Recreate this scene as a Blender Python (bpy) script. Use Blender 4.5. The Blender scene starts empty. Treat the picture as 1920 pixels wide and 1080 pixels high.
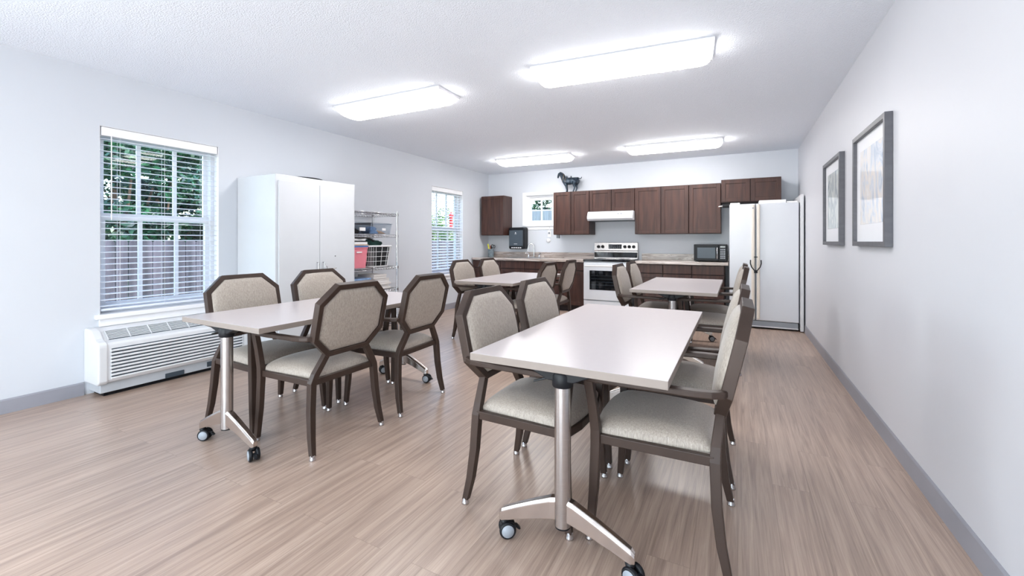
import bpy, bmesh, math, random
from mathutils import Vector, Matrix
random.seed(7)
R = math.radians
S = bpy.context.scene
C = S.collection
# ------------------------------------------------------------------ camera, world, sun, exposure
H = 2.54; XL = -4.4695; XR = 0.7853; YB = 7.4409; YR = -3.2
cam = bpy.data.cameras.new('camera'); co = bpy.data.objects.new('camera', cam); C.objects.link(co)
cam.sensor_width = 36.0; cam.lens = 799.46 / 1920 * 36; cam.shift_y = -(540 - 452.5) / 1920
cam.clip_start = 0.02; cam.clip_end = 200
co.location = (0, 0, 1.1882); co.rotation_euler = (R(90), 0, R(27.833))
S.camera = co
w = bpy.data.worlds.new('world'); S.world = w; w.use_nodes = True
nt = w.node_tree; nt.nodes.clear()
sky = nt.nodes.new('ShaderNodeTexSky'); sky.sky_type = 'NISHITA'; sky.sun_disc = False
sky.sun_elevation = R(50); sky.sun_rotation = R(90); sky.air_density = 1.0; sky.dust_density = 2.0
bg = nt.nodes.new('ShaderNodeBackground'); bg.inputs[1].default_value = 0.6
wo = nt.nodes.new('ShaderNodeOutputWorld')
nt.links.new(sky.outputs[0], bg.inputs[0]); nt.links.new(bg.outputs[0], wo.inputs[0])
sun = bpy.data.lights.new('sun', 'SUN'); sun.energy = 3.2; sun.angle = R(2); sun.color = (1, .95, .86)
so = bpy.data.objects.new('sun', sun); C.objects.link(so)
so.rotation_euler = (R(-12), R(42), 0); so.location = (3, 0, 8)
S.view_settings.view_transform = 'Standard'; S.view_settings.look = 'None'
S.view_settings.gamma = 1.0; S.view_settings.exposure = 0.96; S.view_settings.use_curve_mapping = False
LAMP = 9.0
# added fill lamp outside the added rear glazing, tilted up to brighten the ceiling
dl_ = bpy.data.lights.new('rear_fill', 'AREA'); dl_.shape = 'RECTANGLE'; dl_.size = 4.4; dl_.size_y = 2.1; dl_.energy = 125; dl_.spread = R(150); dl_.color = (.93, .96, 1)
do_ = bpy.data.objects.new('rear_fill', dl_); C.objects.link(do_); do_.location = (-1.4, YR - .45, .9); do_.rotation_euler = (R(122), 0, 0)

dw_ = bpy.data.lights.new('side_fill', 'AREA'); dw_.shape = 'RECTANGLE'; dw_.size = 1.5; dw_.size_y = 1.6; dw_.energy = 55; dw_.color = (.9, .95, 1)  # added fill lamp beyond the unseen side window, washes floor and right wall
dx_ = bpy.data.objects.new('side_fill', dw_); C.objects.link(dx_); dx_.location = (XL - .45, -1.0, 1.45); dx_.rotation_euler = (R(98), 0, R(-90))
# ------------------------------------------------------------------ materials
def lin(c):
    r = []
    for v in c:
        v = v / 255
        r.append(v / 12.92 if v <= .04045 else ((v + .055) / 1.055) ** 2.4)
    return (*r, 1)
def newmat(name):
    m = bpy.data.materials.new(name); m.use_nodes = True
    return m, m.node_tree, m.node_tree.nodes['Principled BSDF']
def mat(name, rgb, rough=.5, metal=0, var=.05, scale=8, stretch=(1, 1, 1), bump=0, bscale=200, spec=.5, coat=0, emit=0, trans=0):
    m, t, b = newmat(name)
    b.inputs['Roughness'].default_value = rough; b.inputs['Metallic'].default_value = metal
    b.inputs['Specular IOR Level'].default_value = spec; b.inputs['Coat Weight'].default_value = coat
    tc = t.nodes.new('ShaderNodeTexCoord'); mp = t.nodes.new('ShaderNodeMapping'); mp.inputs['Scale'].default_value = stretch
    t.links.new(tc.outputs['Object'], mp.inputs[0])
    n = t.nodes.new('ShaderNodeTexNoise'); n.inputs['Scale'].default_value = scale; n.inputs['Detail'].default_value = 5
    t.links.new(mp.outputs[0], n.inputs['Vector'])
    rp = t.nodes.new('ShaderNodeValToRGB'); c = lin(rgb)
    rp.color_ramp.elements[0].position = .3; rp.color_ramp.elements[1].position = .7
    rp.color_ramp.elements[0].color = (*[max(0, x * (1 - var)) for x in c[:3]], 1)
    rp.color_ramp.elements[1].color = (*[min(1, x * (1 + var)) for x in c[:3]], 1)
    t.links.new(n.outputs[0], rp.inputs[0]); t.links.new(rp.outputs[0], b.inputs['Base Color'])
    if bump:
        n2 = t.nodes.new('ShaderNodeTexNoise'); n2.inputs['Scale'].default_value = bscale; n2.inputs['Detail'].default_value = 3
        t.links.new(mp.outputs[0], n2.inputs['Vector'])
        bm_ = t.nodes.new('ShaderNodeBump'); bm_.inputs['Strength'].default_value = bump; bm_.inputs['Distance'].default_value = .004
        t.links.new(n2.outputs[0], bm_.inputs['Height']); t.links.new(bm_.outputs[0], b.inputs['Normal'])
    if emit:
        b.inputs['Emission Color'].default_value = c; b.inputs['Emission Strength'].default_value = emit
    if trans: b.inputs['Transmission Weight'].default_value = trans
    return m
M = {}
M['wall'] = mat('wall_paint', (209, 213, 220), .55, var=.01, scale=2, bump=.05, bscale=260, spec=.35)
M['wall_r'] = mat('wall_paint_satin', (211, 212, 218), .5, var=.01, scale=2, bump=.04, bscale=160, spec=.5)
M['trim'] = mat('window_trim_white', (240, 240, 243), .35, var=.01)
M['base'] = mat('grey_vinyl_base', (150, 150, 158), .45, var=.04, scale=5)
M['frame'] = mat('bronze_metal_frame', (60, 47, 41), .4, metal=.1, var=.16, scale=14, stretch=(1, 1, .2), spec=.32)
M['chrome'] = mat('polished_chrome', (205, 205, 208), .12, metal=1, var=.03)
M['steel'] = mat('brushed_steel', (190, 186, 184), .27, metal=1, var=.06, scale=20, stretch=(1, 1, 20))
M['foot'] = mat('cast_aluminium', (205, 196, 190), .2, metal=1, var=.05, scale=12)
M['black'] = mat('black_plastic', (16, 18, 23), .45, var=.1, spec=.3)
M['blackg'] = mat('black_glass', (10, 14, 20), .06, var=.05, spec=.7)
M['tabletop'] = mat('tabletop_laminate', (200, 192, 193), .28, var=.012, scale=30, spec=.5)
M['tedge'] = mat('tabletop_edge', (140, 129, 122), .4, var=.03, scale=20)
M['white'] = mat('white_enamel', (215, 218, 224), .28, var=.008)
M['cabwhite'] = mat('white_powder_coat', (206, 209, 214), .4, var=.01)
M['hvac'] = mat('hvac_plastic', (216, 217, 220), .42, var=.01)
M['grey'] = mat('grey_plastic', (150, 156, 164), .45, var=.05)
M['lgrey'] = mat('light_grey_plastic', (190, 194, 200), .45)
M['dgrey'] = mat('dark_grey_plastic', (62, 72, 82), .4, var=.06)
M['cream'] = mat('cream_handle_plastic', (226, 216, 204), .4, var=.02)
M['blind'] = mat('blind_slat_white', (226, 232, 244), .4, var=.01)
M['chalk'] = mat('white_plastic', (236, 236, 238), .4, var=.01)
M['pink'] = mat('pink_plastic', (232, 138, 152), .35, var=.03)
M['blue'] = mat('blue_lid_plastic', (70, 110, 170), .35, var=.05)
M['ltblue'] = mat('pale_blue_plastic', (120, 150, 190), .4, var=.25, scale=25)
M['cloth'] = mat('black_cloth', (30, 31, 34), .9, var=.3, scale=20, bump=.3, bscale=60)
M['green'] = mat('dark_green_cloth', (26, 58, 52), .9, var=.4, scale=20, bump=.3, bscale=60)
M['paper'] = mat('paper_stack', (226, 222, 220), .8, var=.06, scale=3, stretch=(1, 1, 90))
M['tan'] = mat('tan_cardboard', (200, 170, 145), .8, var=.1, scale=20)
M['horse'] = mat('dark_blue_bronze', (52, 64, 76), .42, metal=.5, var=.4, scale=18, bump=.4, bscale=50)
M['gold'] = mat('worn_bronze', (138, 120, 96), .4, metal=.5, var=.3, scale=30)
M['pframe'] = mat('grey_wood_frame', (92, 92, 98), .45, var=.12, scale=10, stretch=(1, 4, 4))
M['mat'] = mat('picture_mount_board', (232, 233, 238), .6, var=.01)
M['yellow'] = mat('yellow_marker', (222, 220, 40), .4)
M['orange'] = mat('orange_handle', (205, 110, 60), .4)
M['ceramic'] = mat('blue_grey_ceramic', (120, 134, 142), .4, var=.35, scale=40)
M['redpost'] = mat('red_paint', (214, 40, 46), .5, var=.1)
M['bark'] = mat('tree_bark', (84, 66, 54), .9, var=.3, scale=10, bump=.5, bscale=20)
M['lawn'] = mat('lawn', (92, 122, 64), .9, var=.4, scale=6)

def m_floor():
    m, t, b = newmat('wood_vinyl_floor'); N = t.nodes; L = t.links
    tc = N.new('ShaderNodeTexCoord')
    mp = N.new('ShaderNodeMapping'); mp.inputs['Rotation'].default_value = (0, 0, R(90)); L.new(tc.outputs['Object'], mp.inputs[0])
    br = N.new('ShaderNodeTexBrick'); br.inputs['Scale'].default_value = 1; br.inputs['Brick Width'].default_value = 1.22
    br.inputs['Row Height'].default_value = .152; br.inputs['Mortar Size'].default_value = .0008; br.inputs['Mortar Smooth'].default_value = .3
    br.inputs['Color1'].default_value = (.25, .25, .25, 1); br.inputs['Color2'].default_value = (.75, .75, .75, 1); br.inputs['Mortar'].default_value = (0, 0, 0, 1)
    br.offset = .37; L.new(mp.outputs[0], br.inputs['Vector'])
    sh = N.new('ShaderNodeVectorMath'); sh.operation = 'MULTIPLY_ADD'; sh.inputs[1].default_value = (3, 17, 0)
    L.new(br.outputs['Color'], sh.inputs[0]); L.new(tc.outputs['Object'], sh.inputs[2])
    mp2 = N.new('ShaderNodeMapping'); mp2.inputs['Scale'].default_value = (15, .55, 1); L.new(sh.outputs[0], mp2.inputs[0])
    wv = N.new('ShaderNodeTexNoise'); wv.inputs['Scale'].default_value = 2.2; wv.inputs['Detail'].default_value = 9; wv.inputs['Roughness'].default_value = .62; wv.inputs['Distortion'].default_value = .9
    L.new(mp2.outputs[0], wv.inputs['Vector'])
    mp3 = N.new('ShaderNodeMapping'); mp3.inputs['Scale'].default_value = (110, 2.2, 1); L.new(sh.outputs[0], mp3.inputs[0])
    fn = N.new('ShaderNodeTexNoise'); fn.inputs['Scale'].default_value = 2; fn.inputs['Detail'].default_value = 6; L.new(mp3.outputs[0], fn.inputs['Vector'])
    ad = N.new('ShaderNodeMath'); ad.operation = 'MULTIPLY_ADD'; ad.inputs[1].default_value = .45; L.new(fn.outputs[0], ad.inputs[0]); L.new(wv.outputs[0], ad.inputs[2])
    rp = N.new('ShaderNodeValToRGB'); cr = rp.color_ramp
    cr.elements[0].position = .5; cr.elements[0].color = lin((148, 127, 115)); cr.elements[1].position = .92; cr.elements[1].color = lin((195, 173, 157))
    e = cr.elements.new(.72); e.color = lin((176, 153, 138)); L.new(ad.outputs[0], rp.inputs[0])
    mx = N.new('ShaderNodeMix'); mx.data_type = 'RGBA'; mx.blend_type = 'MULTIPLY'; mx.inputs[0].default_value = .16
    L.new(rp.outputs[0], mx.inputs[6]); L.new(br.outputs['Color'], mx.inputs[7])
    mo = N.new('ShaderNodeMix'); mo.data_type = 'RGBA'; mo.inputs[7].default_value = lin((96, 78, 68))
    mf = N.new('ShaderNodeMath'); mf.operation = 'MULTIPLY'; mf.inputs[1].default_value = .45; L.new(br.outputs['Fac'], mf.inputs[0])
    L.new(mf.outputs[0], mo.inputs[0]); L.new(mx.outputs[2], mo.inputs[6]); L.new(mo.outputs[2], b.inputs['Base Color'])
    b.inputs['Roughness'].default_value = .3; b.inputs['Specular IOR Level'].default_value = .6
    bp = N.new('ShaderNodeBump'); bp.inputs['Strength'].default_value = .12; bp.inputs['Distance'].default_value = .002
    L.new(fn.outputs[0], bp.inputs['Height']); L.new(bp.outputs[0], b.inputs['Normal'])
    return m
M['floor'] = m_floor()
def m_ceiling():
    m, t, b = newmat('popcorn_ceiling'); N = t.nodes; L = t.links
    b.inputs['Base Color'].default_value = lin((240, 245, 253)); b.inputs['Roughness'].default_value = .9; b.inputs['Specular IOR Level'].default_value = .1
    tc = N.new('ShaderNodeTexCoord')
    n = N.new('ShaderNodeTexNoise'); n.inputs['Scale'].default_value = 130; n.inputs['Detail'].default_value = 3; n.inputs['Roughness'].default_value = .6; L.new(tc.outputs['Object'], n.inputs['Vector'])
    v = N.new('ShaderNodeTexVoronoi'); v.inputs['Scale'].default_value = 105; L.new(tc.outputs['Object'], v.inputs['Vector'])
    a = N.new('ShaderNodeMath'); a.operation = 'SUBTRACT'; L.new(n.outputs[0], a.inputs[0]); L.new(v.outputs['Distance'], a.inputs[1])
    bp = N.new('ShaderNodeBump'); bp.inputs['Strength'].default_value = .5; bp.inputs['Distance'].default_value = .006
    L.new(a.outputs[0], bp.inputs['Height']); L.new(bp.outputs[0], b.inputs['Normal'])
    return m
M['ceiling'] = m_ceiling()
def m_wood():
    m, t, b = newmat('dark_cherry_cabinet'); N = t.nodes; L = t.links
    tc = N.new('ShaderNodeTexCoord'); mp = N.new('ShaderNodeMapping'); mp.inputs['Scale'].default_value = (9, 9, .8); L.new(tc.outputs['Object'], mp.inputs[0])
    n = N.new('ShaderNodeTexNoise'); n.inputs['Scale'].default_value = 2.6; n.inputs['Detail'].default_value = 8; n.inputs['Distortion'].default_value = .5; L.new(mp.outputs[0], n.inputs['Vector'])
    rp = N.new('ShaderNodeValToRGB'); rp.color_ramp.elements[0].position = .3; rp.color_ramp.elements[0].color = lin((52, 34, 31)); rp.color_ramp.elements[1].position = .75; rp.color_ramp.elements[1].color = lin((82, 54, 46))
    L.new(n.outputs[0], rp.inputs[0]); L.new(rp.outputs[0], b.inputs['Base Color'])
    b.inputs['Roughness'].default_value = .42; b.inputs['Specular IOR Level'].default_value = .35
    return m
M['wood'] = m_wood()
M['woodin'] = mat('cabinet_reveal_dark', (34, 22, 24), .6, var=.1)
def m_stone():
    m, t, b = newmat('marbled_laminate'); N = t.nodes; L = t.links
    tc = N.new('ShaderNodeTexCoord'); mp = N.new('ShaderNodeMapping'); mp.inputs['Scale'].default_value = (.5, 2.4, 5); mp.inputs['Rotation'].default_value = (0, 0, R(6)); L.new(tc.outputs['Object'], mp.inputs[0])
    n = N.new('ShaderNodeTexNoise'); n.inputs['Scale'].default_value = 2.6; n.inputs['Detail'].default_value = 7; n.inputs['Distortion'].default_value = 1.1; n.inputs['Roughness'].default_value = .55; L.new(mp.outputs[0], n.inputs['Vector'])
    rp = N.new('ShaderNodeValToRGB'); cr = rp.color_ramp; cr.elements[0].position = .32; cr.elements[0].color = lin((136, 126, 124)); cr.elements[1].position = .66; cr.elements[1].color = lin((212, 202, 198))
    for p, c in ((.42, (184, 172, 164)), (.485, (150, 136, 130)), (.53, (198, 188, 182))): e = cr.elements.new(p); e.color = lin(c)
    L.new(n.outputs[0], rp.inputs[0]); L.new(rp.outputs[0], b.inputs['Base Color']); b.inputs['Roughness'].default_value = .2
    return m
M['stone'] = m_stone()
def m_fabric():
    m, t, b = newmat('woven_upholstery'); N = t.nodes; L = t.links
    tc = N.new('ShaderNodeTexCoord'); mp = N.new('ShaderNodeMapping'); mp.inputs['Scale'].default_value = (60, 60, 8); L.new(tc.outputs['Object'], mp.inputs[0])
    n = N.new('ShaderNodeTexNoise'); n.inputs['Scale'].default_value = 4; n.inputs['Detail'].default_value = 6; n.inputs['Distortion'].default_value = 1; L.new(mp.outputs[0], n.inputs['Vector'])
    rp = N.new('ShaderNodeValToRGB'); rp.color_ramp.elements[0].position = .3; rp.color_ramp.elements[0].color = lin((140, 130, 121)); rp.color_ramp.elements[1].position = .7; rp.color_ramp.elements[1].color = lin((180, 169, 158))
    L.new(n.outputs[0], rp.inputs[0]); L.new(rp.outputs[0], b.inputs['Base Color'])
    b.inputs['Roughness'].default_value = .55; b.inputs['Sheen Weight'].default_value = .25; b.inputs['Sheen Roughness'].default_value = .4
    bp = N.new('ShaderNodeBump'); bp.inputs['Strength'].default_value = .25; bp.inputs['Distance'].default_value = .001; L.new(n.outputs[0], bp.inputs['Height']); L.new(bp.outputs[0], b.inputs['Normal'])
    return m
M['fabric'] = m_fabric()
def m_glass(name, tint, refl):
    m, t, b = newmat(name); N = t.nodes; L = t.links; N.remove(b)
    tr = N.new('ShaderNodeBsdfTransparent'); tr.inputs[0].default_value = (*tint, 1)
    gl = N.new('ShaderNodeBsdfGlossy'); gl.inputs['Roughness'].default_value = .03
    mx = N.new('ShaderNodeMixShader'); fr = N.new('ShaderNodeLayerWeight'); fr.inputs[0].default_value = .5
    pw = N.new('ShaderNodeMath'); pw.operation = 'POWER'; pw.inputs[1].default_value = 4
    ma = N.new('ShaderNodeMath'); ma.operation = 'MULTIPLY_ADD'; ma.inputs[1].default_value = .5; ma.inputs[2].default_value = refl
    L.new(fr.outputs['Facing'], pw.inputs[0]); L.new(pw.outputs[0], ma.inputs[0])
    L.new(ma.outputs[0], mx.inputs[0]); L.new(tr.outputs[0], mx.inputs[1]); L.new(gl.outputs[0], mx.inputs[2])
    L.new(mx.outputs[0], N['Material Output'].inputs[0]); return m
M['glass'] = m_glass('window_glass', (.95, .98, .97), .02)
M['clear'] = m_glass('clear_plastic', (.9, .92, .94), .06)
def m_emit(nm, st):
    m, t, b = newmat(nm); b.inputs['Base Color'].default_value = (.9, .88, .86, 1)
    b.inputs['Emission Color'].default_value = (1, .975, .955, 1); b.inputs['Emission Strength'].default_value = st; return m
M['lamp'] = m_emit('lit_lamp_diffuser', LAMP); M['lamp2'] = m_emit('lit_lamp_diffuser_boosted', LAMP * 1.6)  # second diffuser glows stronger, boosted to brighten the far kitchen end
def m_leaf(name, a, c):
    m, t, b = newmat(name); N = t.nodes; L = t.links
    tc = N.new('ShaderNodeTexCoord'); n = N.new('ShaderNodeTexNoise'); n.inputs['Scale'].default_value = 2.5; n.inputs['Detail'].default_value = 4; L.new(tc.outputs['Object'], n.inputs['Vector'])
    rp = N.new('ShaderNodeValToRGB'); rp.color_ramp.elements[0].position = .38; rp.color_ramp.elements[0].color = lin(a); rp.color_ramp.elements[1].position = .62; rp.color_ramp.elements[1].color = lin(c)
    L.new(n.outputs[0], rp.inputs[0]); L.new(rp.outputs[0], b.inputs['Base Color']); b.inputs['Roughness'].default_value = .4; return m
M['leaf'] = m_leaf('leaf_green', (12, 60, 46), (92, 138, 40))
M['leafd'] = m_leaf('leaf_dark', (6, 38, 38), (34, 88, 54))
def m_fence():
    m, t, b = newmat('weathered_fence'); N = t.nodes; L = t.links
    tc = N.new('ShaderNodeTexCoord'); mp = N.new('ShaderNodeMapping'); mp.inputs['Scale'].default_value = (7, 7, .5); L.new(tc.outputs['Object'], mp.inputs[0])
    n = N.new('ShaderNodeTexNoise'); n.inputs['Scale'].default_value = 1; n.inputs['Detail'].default_value = 5; L.new(mp.outputs[0], n.inputs['Vector'])
    rp = N.new('ShaderNodeValToRGB'); rp.color_ramp.elements[0].position = .35; rp.color_ramp.elements[0].color = lin((44, 43, 54)); rp.color_ramp.elements[1].position = .7; rp.color_ramp.elements[1].color = lin((88, 84, 98))
    L.new(n.outputs[0], rp.inputs[0]); L.new(rp.outputs[0], b.inputs['Base Color']); b.inputs['Roughness'].default_value = .85; return m
M['fence'] = m_fence(); M['fence2'] = mat('pale_fence_boards', (150, 150, 156), .8, var=.15, scale=3, stretch=(6, 6, .5))
def m_art(name, cols, seed):
    m, t, b = newmat(name); N = t.nodes; L = t.links
    tc = N.new('ShaderNodeTexCoord'); mp = N.new('ShaderNodeMapping'); mp.inputs['Location'].default_value = (seed, seed, 0); mp.inputs['Scale'].default_value = (1, 2.2, 1.1); L.new(tc.outputs['Object'], mp.inputs[0])
    n = N.new('ShaderNodeTexNoise'); n.inputs['Scale'].default_value = 2.4; n.inputs['Detail'].default_value = 4; n.inputs['Distortion'].default_value = 3.5; L.new(mp.outputs[0], n.inputs['Vector'])
    rp = N.new('ShaderNodeValToRGB'); cr = rp.color_ramp
    cr.elements[0].position = .3; cr.elements[0].color = lin(cols[0]); cr.elements[1].position = .75; cr.elements[1].color = lin(cols[3])
    e = cr.elements.new(.45); e.color = lin(cols[1]); e = cr.elements.new(.55); e.color = lin(cols[2])
    L.new(n.outputs[0], rp.inputs[0]); L.new(rp.outputs[0], b.inputs['Base Color']); b.inputs['Roughness'].default_value = .5; b.inputs['Coat Weight'].default_value = .6; return m
M['art1'] = m_art('watercolour_blue', ((170, 184, 204), (214, 220, 230), (228, 222, 218), (238, 238, 240)), 3)
M['art2'] = m_art('watercolour_grey', ((140, 152, 166), (190, 202, 208), (218, 226, 224), (234, 236, 236)), 9)

# ------------------------------------------------------------------ mesh helpers
class MB:
    def __init__(s): s.v = []; s.f = []; s.mi = []; s.sm = []
    def add(s, vs, fs, mi=0, smooth=False):
        o = len(s.v); s.v += [tuple(v) for v in vs]
        for f in fs: s.f.append([i + o for i in f]); s.mi.append(mi); s.sm.append(smooth)
        return s
    def box(s, x0, x1, y0, y1, z0, z1, mi=0):
        x0, x1 = min(x0, x1), max(x0, x1); y0, y1 = min(y0, y1), max(y0, y1); z0, z1 = min(z0, z1), max(z0, z1)
        v = [(x, y, z) for z in (z0, z1) for y in (y0, y1) for x in (x0, x1)]
        return s.add(v, [(0, 2, 3, 1), (4, 5, 7, 6), (0, 1, 5, 4), (2, 6, 7, 3), (0, 4, 6, 2), (1, 3, 7, 5)], mi)
    def prism(s, poly, a0, a1, axis='y', mi=0, smooth=False):
        # poly in the two other axes; extruded along axis
        def P(p, a):
            return {'y': (p[0], a, p[1]), 'x': (a, p[0], p[1]), 'z': (p[0], p[1], a)}[axis]
        n = len(poly); v = [P(p, a0) for p in poly] + [P(p, a1) for p in poly]
        s.add(v, [tuple(range(n))[::-1], tuple(range(n, 2 * n))], mi)
        o = len(s.v) - 2 * n
        for i in range(n):
            j = (i + 1) % n; s.f.append([o + i, o + j, o + n + j, o + n + i]); s.mi.append(mi); s.sm.append(smooth)
        return s
    def tube(s, pts, r, n=10, closed=False, mi=0, cap=True):
        pts = [Vector(p) for p in pts]; N = len(pts); rr = r if isinstance(r, (list, tuple)) else [r] * N
        tg = []
        for i in range(N):
            a = pts[(i - 1) % N] if (closed or i > 0) else pts[i]; b = pts[(i + 1) % N] if (closed or i < N - 1) else pts[i]
            tg.append((b - a).normalized())
        ref = Vector((0, 0, 1)) if abs(tg[0].z) < .9 else Vector((1, 0, 0))
        u = tg[0].cross(ref).normalized(); vs = []
        for i in range(N):
            u = (u - tg[i] * u.dot(tg[i])).normalized(); w_ = tg[i].cross(u)
            for k in range(n):
                a = 2 * math.pi * k / n; vs.append(pts[i] + (u * math.cos(a) + w_ * math.sin(a)) * rr[i])
        fs = []
        for i in range(N if closed else N - 1):
            j = (i + 1) % N
            for k in range(n):
                l = (k + 1) % n; fs.append((i * n + k, i * n + l, j * n + l, j * n + k))
        s.add(vs, fs, mi, True)
        if cap and not closed: s.add(vs[:n], [tuple(range(n))[::-1]], mi); s.add(vs[-n:], [tuple(range(n))], mi)
        return s
    def bar(s, pts, wd, dp, normal, closed=False, mi=0):
        # rectangular bar: wd in the plane, dp along normal, mitred corners; wd may be per-point
        pts = [Vector(p) for p in pts]; N = len(pts); nn = Vector(normal).normalized()
        W = wd if isinstance(wd, (list, tuple)) else [wd] * N; D = dp if isinstance(dp, (list, tuple)) else [dp] * N
        vs = []
        for i in range(N):
            d1 = (pts[i] - pts[i - 1]).normalized() if (closed or i > 0) else None
            d2 = (pts[(i + 1) % N] - pts[i]).normalized() if (closed or i < N - 1) else None
            if d1 is None: d1 = d2
            if d2 is None: d2 = d1
            p1 = nn.cross(d1).normalized(); p2 = nn.cross(d2).normalized(); m_ = (p1 + p2)
            m_ = m_.normalized(); k = 1 / max(.5, m_.dot(p1)); m_ = m_ * k
            for a, b in ((-1, -1), (1, -1), (1, 1), (-1, 1)): vs.append(pts[i] + m_ * (a * W[i] / 2) + nn * (b * D[i] / 2))
        fs = []
        for i in range(N if closed else N - 1):
            j = (i + 1) % N
            for k in range(4):
                l = (k + 1) % 4; fs.append((i * 4 + k, i * 4 + l, j * 4 + l, j * 4 + k))
        if not closed: fs += [(3, 2, 1, 0), tuple(4 * (N - 1) + k for k in range(4))]
        return s.add(vs, fs, mi)
    def lathe(s, prof, c=(0, 0, 0), axis='z', n=24, mi=0, smooth=True):
        vs = []; fs = []
        for (r, h) in prof:
            for k in range(n):
                a = 2 * math.pi * k / n; x, y = r * math.cos(a), r * math.sin(a)
                p = {'z': (x, y, h), 'x': (h, x, y), 'y': (x, h, y)}[axis]; vs.append((p[0] + c[0], p[1] + c[1], p[2] + c[2]))
        for i in range(len(prof) - 1):
            for k in range(n):
                l = (k + 1) % n; fs.append((i * n + k, i * n + l, (i + 1) * n + l, (i + 1) * n + k))
        s.add(vs, fs, mi, smooth)
        o = (len(prof) - 1) * n
        s.add(vs[:n], [tuple(range(n))[::-1]], mi); s.add(vs[o:], [tuple(range(n))], mi)
        return s
    def build(s, name, m, parent=None, bevel=0, seg=2, loc=None, fixn=True):
        me = bpy.data.meshes.new(name); me.from_pydata(s.v, [], s.f)
        for i, p in enumerate(me.polygons): p.material_index = s.mi[i]; p.use_smooth = s.sm[i]
        if fixn:
            bm = bmesh.new(); bm.from_mesh(me); bmesh.ops.recalc_face_normals(bm, faces=bm.faces); bm.to_mesh(me); bm.free()
        for x in (m if isinstance(m, (list, tuple)) else [m]): me.materials.append(M[x] if isinstance(x, str) else x)
        o = bpy.data.objects.new(name, me); C.objects.link(o)
        if parent: o.parent = parent
        if loc: o.location = loc
        if bevel:
            b = o.modifiers.new('bevel', 'BEVEL'); b.width = bevel; b.segments = seg; b.limit_method = 'ANGLE'; b.angle_limit = R(32); b.harden_normals = False
        return o
def B(*a, **k): return MB().box(*a, **k)
def tag(o, label=None, cat=None, group=None, kind=None):
    if label: o['label'] = label
    if cat: o['category'] = cat
    if group: o['group'] = group
    if kind: o['kind'] = kind
    return o
def empty(name, loc=(0, 0, 0), rz=0, **k):
    o = bpy.data.objects.new(name, None); C.objects.link(o); o.location = loc; o.rotation_euler = (0, 0, rz); o.empty_display_size = .1
    return tag(o, **k)
def copy_tree(o, parent=None):
    c = o.copy(); C.objects.link(c)
    if parent: c.parent = parent
    for ch in [x for x in bpy.data.objects if x.parent == o]: copy_tree(ch, c)
    return c

# ------------------------------------------------------------------ room shell
W1 = (1.462, 2.342, .60, 2.11); W2 = (5.62, 6.53, .615, 2.11); W0 = (-1.7, -.3, .6, 2.11); W3 = (-3.62, -3.05, 1.50, 2.07)
RW = (-3.5, .62, .12, 2.3)
tag(B(XL - .2, XR + .2, YR - .2, YB + .2, -.12, 0).build('floor', 'floor'), kind='structure')
tag(B(XL - .2, XR + .2, YR - .2, YB + .2, H, H + .2).build('ceiling', 'ceiling'), kind='structure')
def wall_strips(lo, hi, holes):
    cells = []; cur = lo
    for (a, b, z0, z1) in holes:
        cells.append((cur, a, 0, H)); cells.append((a, b, 0, z0)); cells.append((a, b, z1, H)); cur = b
    cells.append((cur, hi, 0, H)); return cells
mb = MB()
for a, b, z0, z1 in wall_strips(YR - .2, YB + .2, [W0, W1, W2]): mb.box(XL - .2, XL, a, b, z0, z1)
tag(mb.build('wall_left', 'wall'), kind='structure')
mb = MB()
for a, b, z0, z1 in wall_strips(XL, XR, [W3]): mb.box(a, b, YB, YB + .2, z0, z1)
tag(mb.build('wall_back', 'wall'), kind='structure')
tag(B(XR, XR + .2, YR - .2, YB + .2, 0, H).build('wall_right', 'wall_r'), kind='structure')
mb = MB()
for a, b, z0, z1 in wall_strips(XL, XR, [RW]): mb.box(a, b, YR - .2, YR, z0, z1)
tag(mb.build('wall_rear', 'wall'), kind='structure')
def baseprof(x, sgn): return [(x, 0), (x + sgn * .012, 0), (x + sgn * .008, .09), (x + sgn * .003, .1), (x, .1)]
tag(MB().prism(baseprof(XL, 1), YR, 1.37).prism(baseprof(XL, 1), 2.53, YB - .66).build('baseboard_left', 'base'), kind='structure')
tag(MB().prism(baseprof(XR, -1), YR, YB).build('baseboard_right', 'base'), kind='structure')
tag(B(-2.24, -1.49, YB - .008, YB, 0, .1).box(-.1, .7, YB - .008, YB, 0, .1).build('baseboard_back', 'base'), kind='structure')

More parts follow.
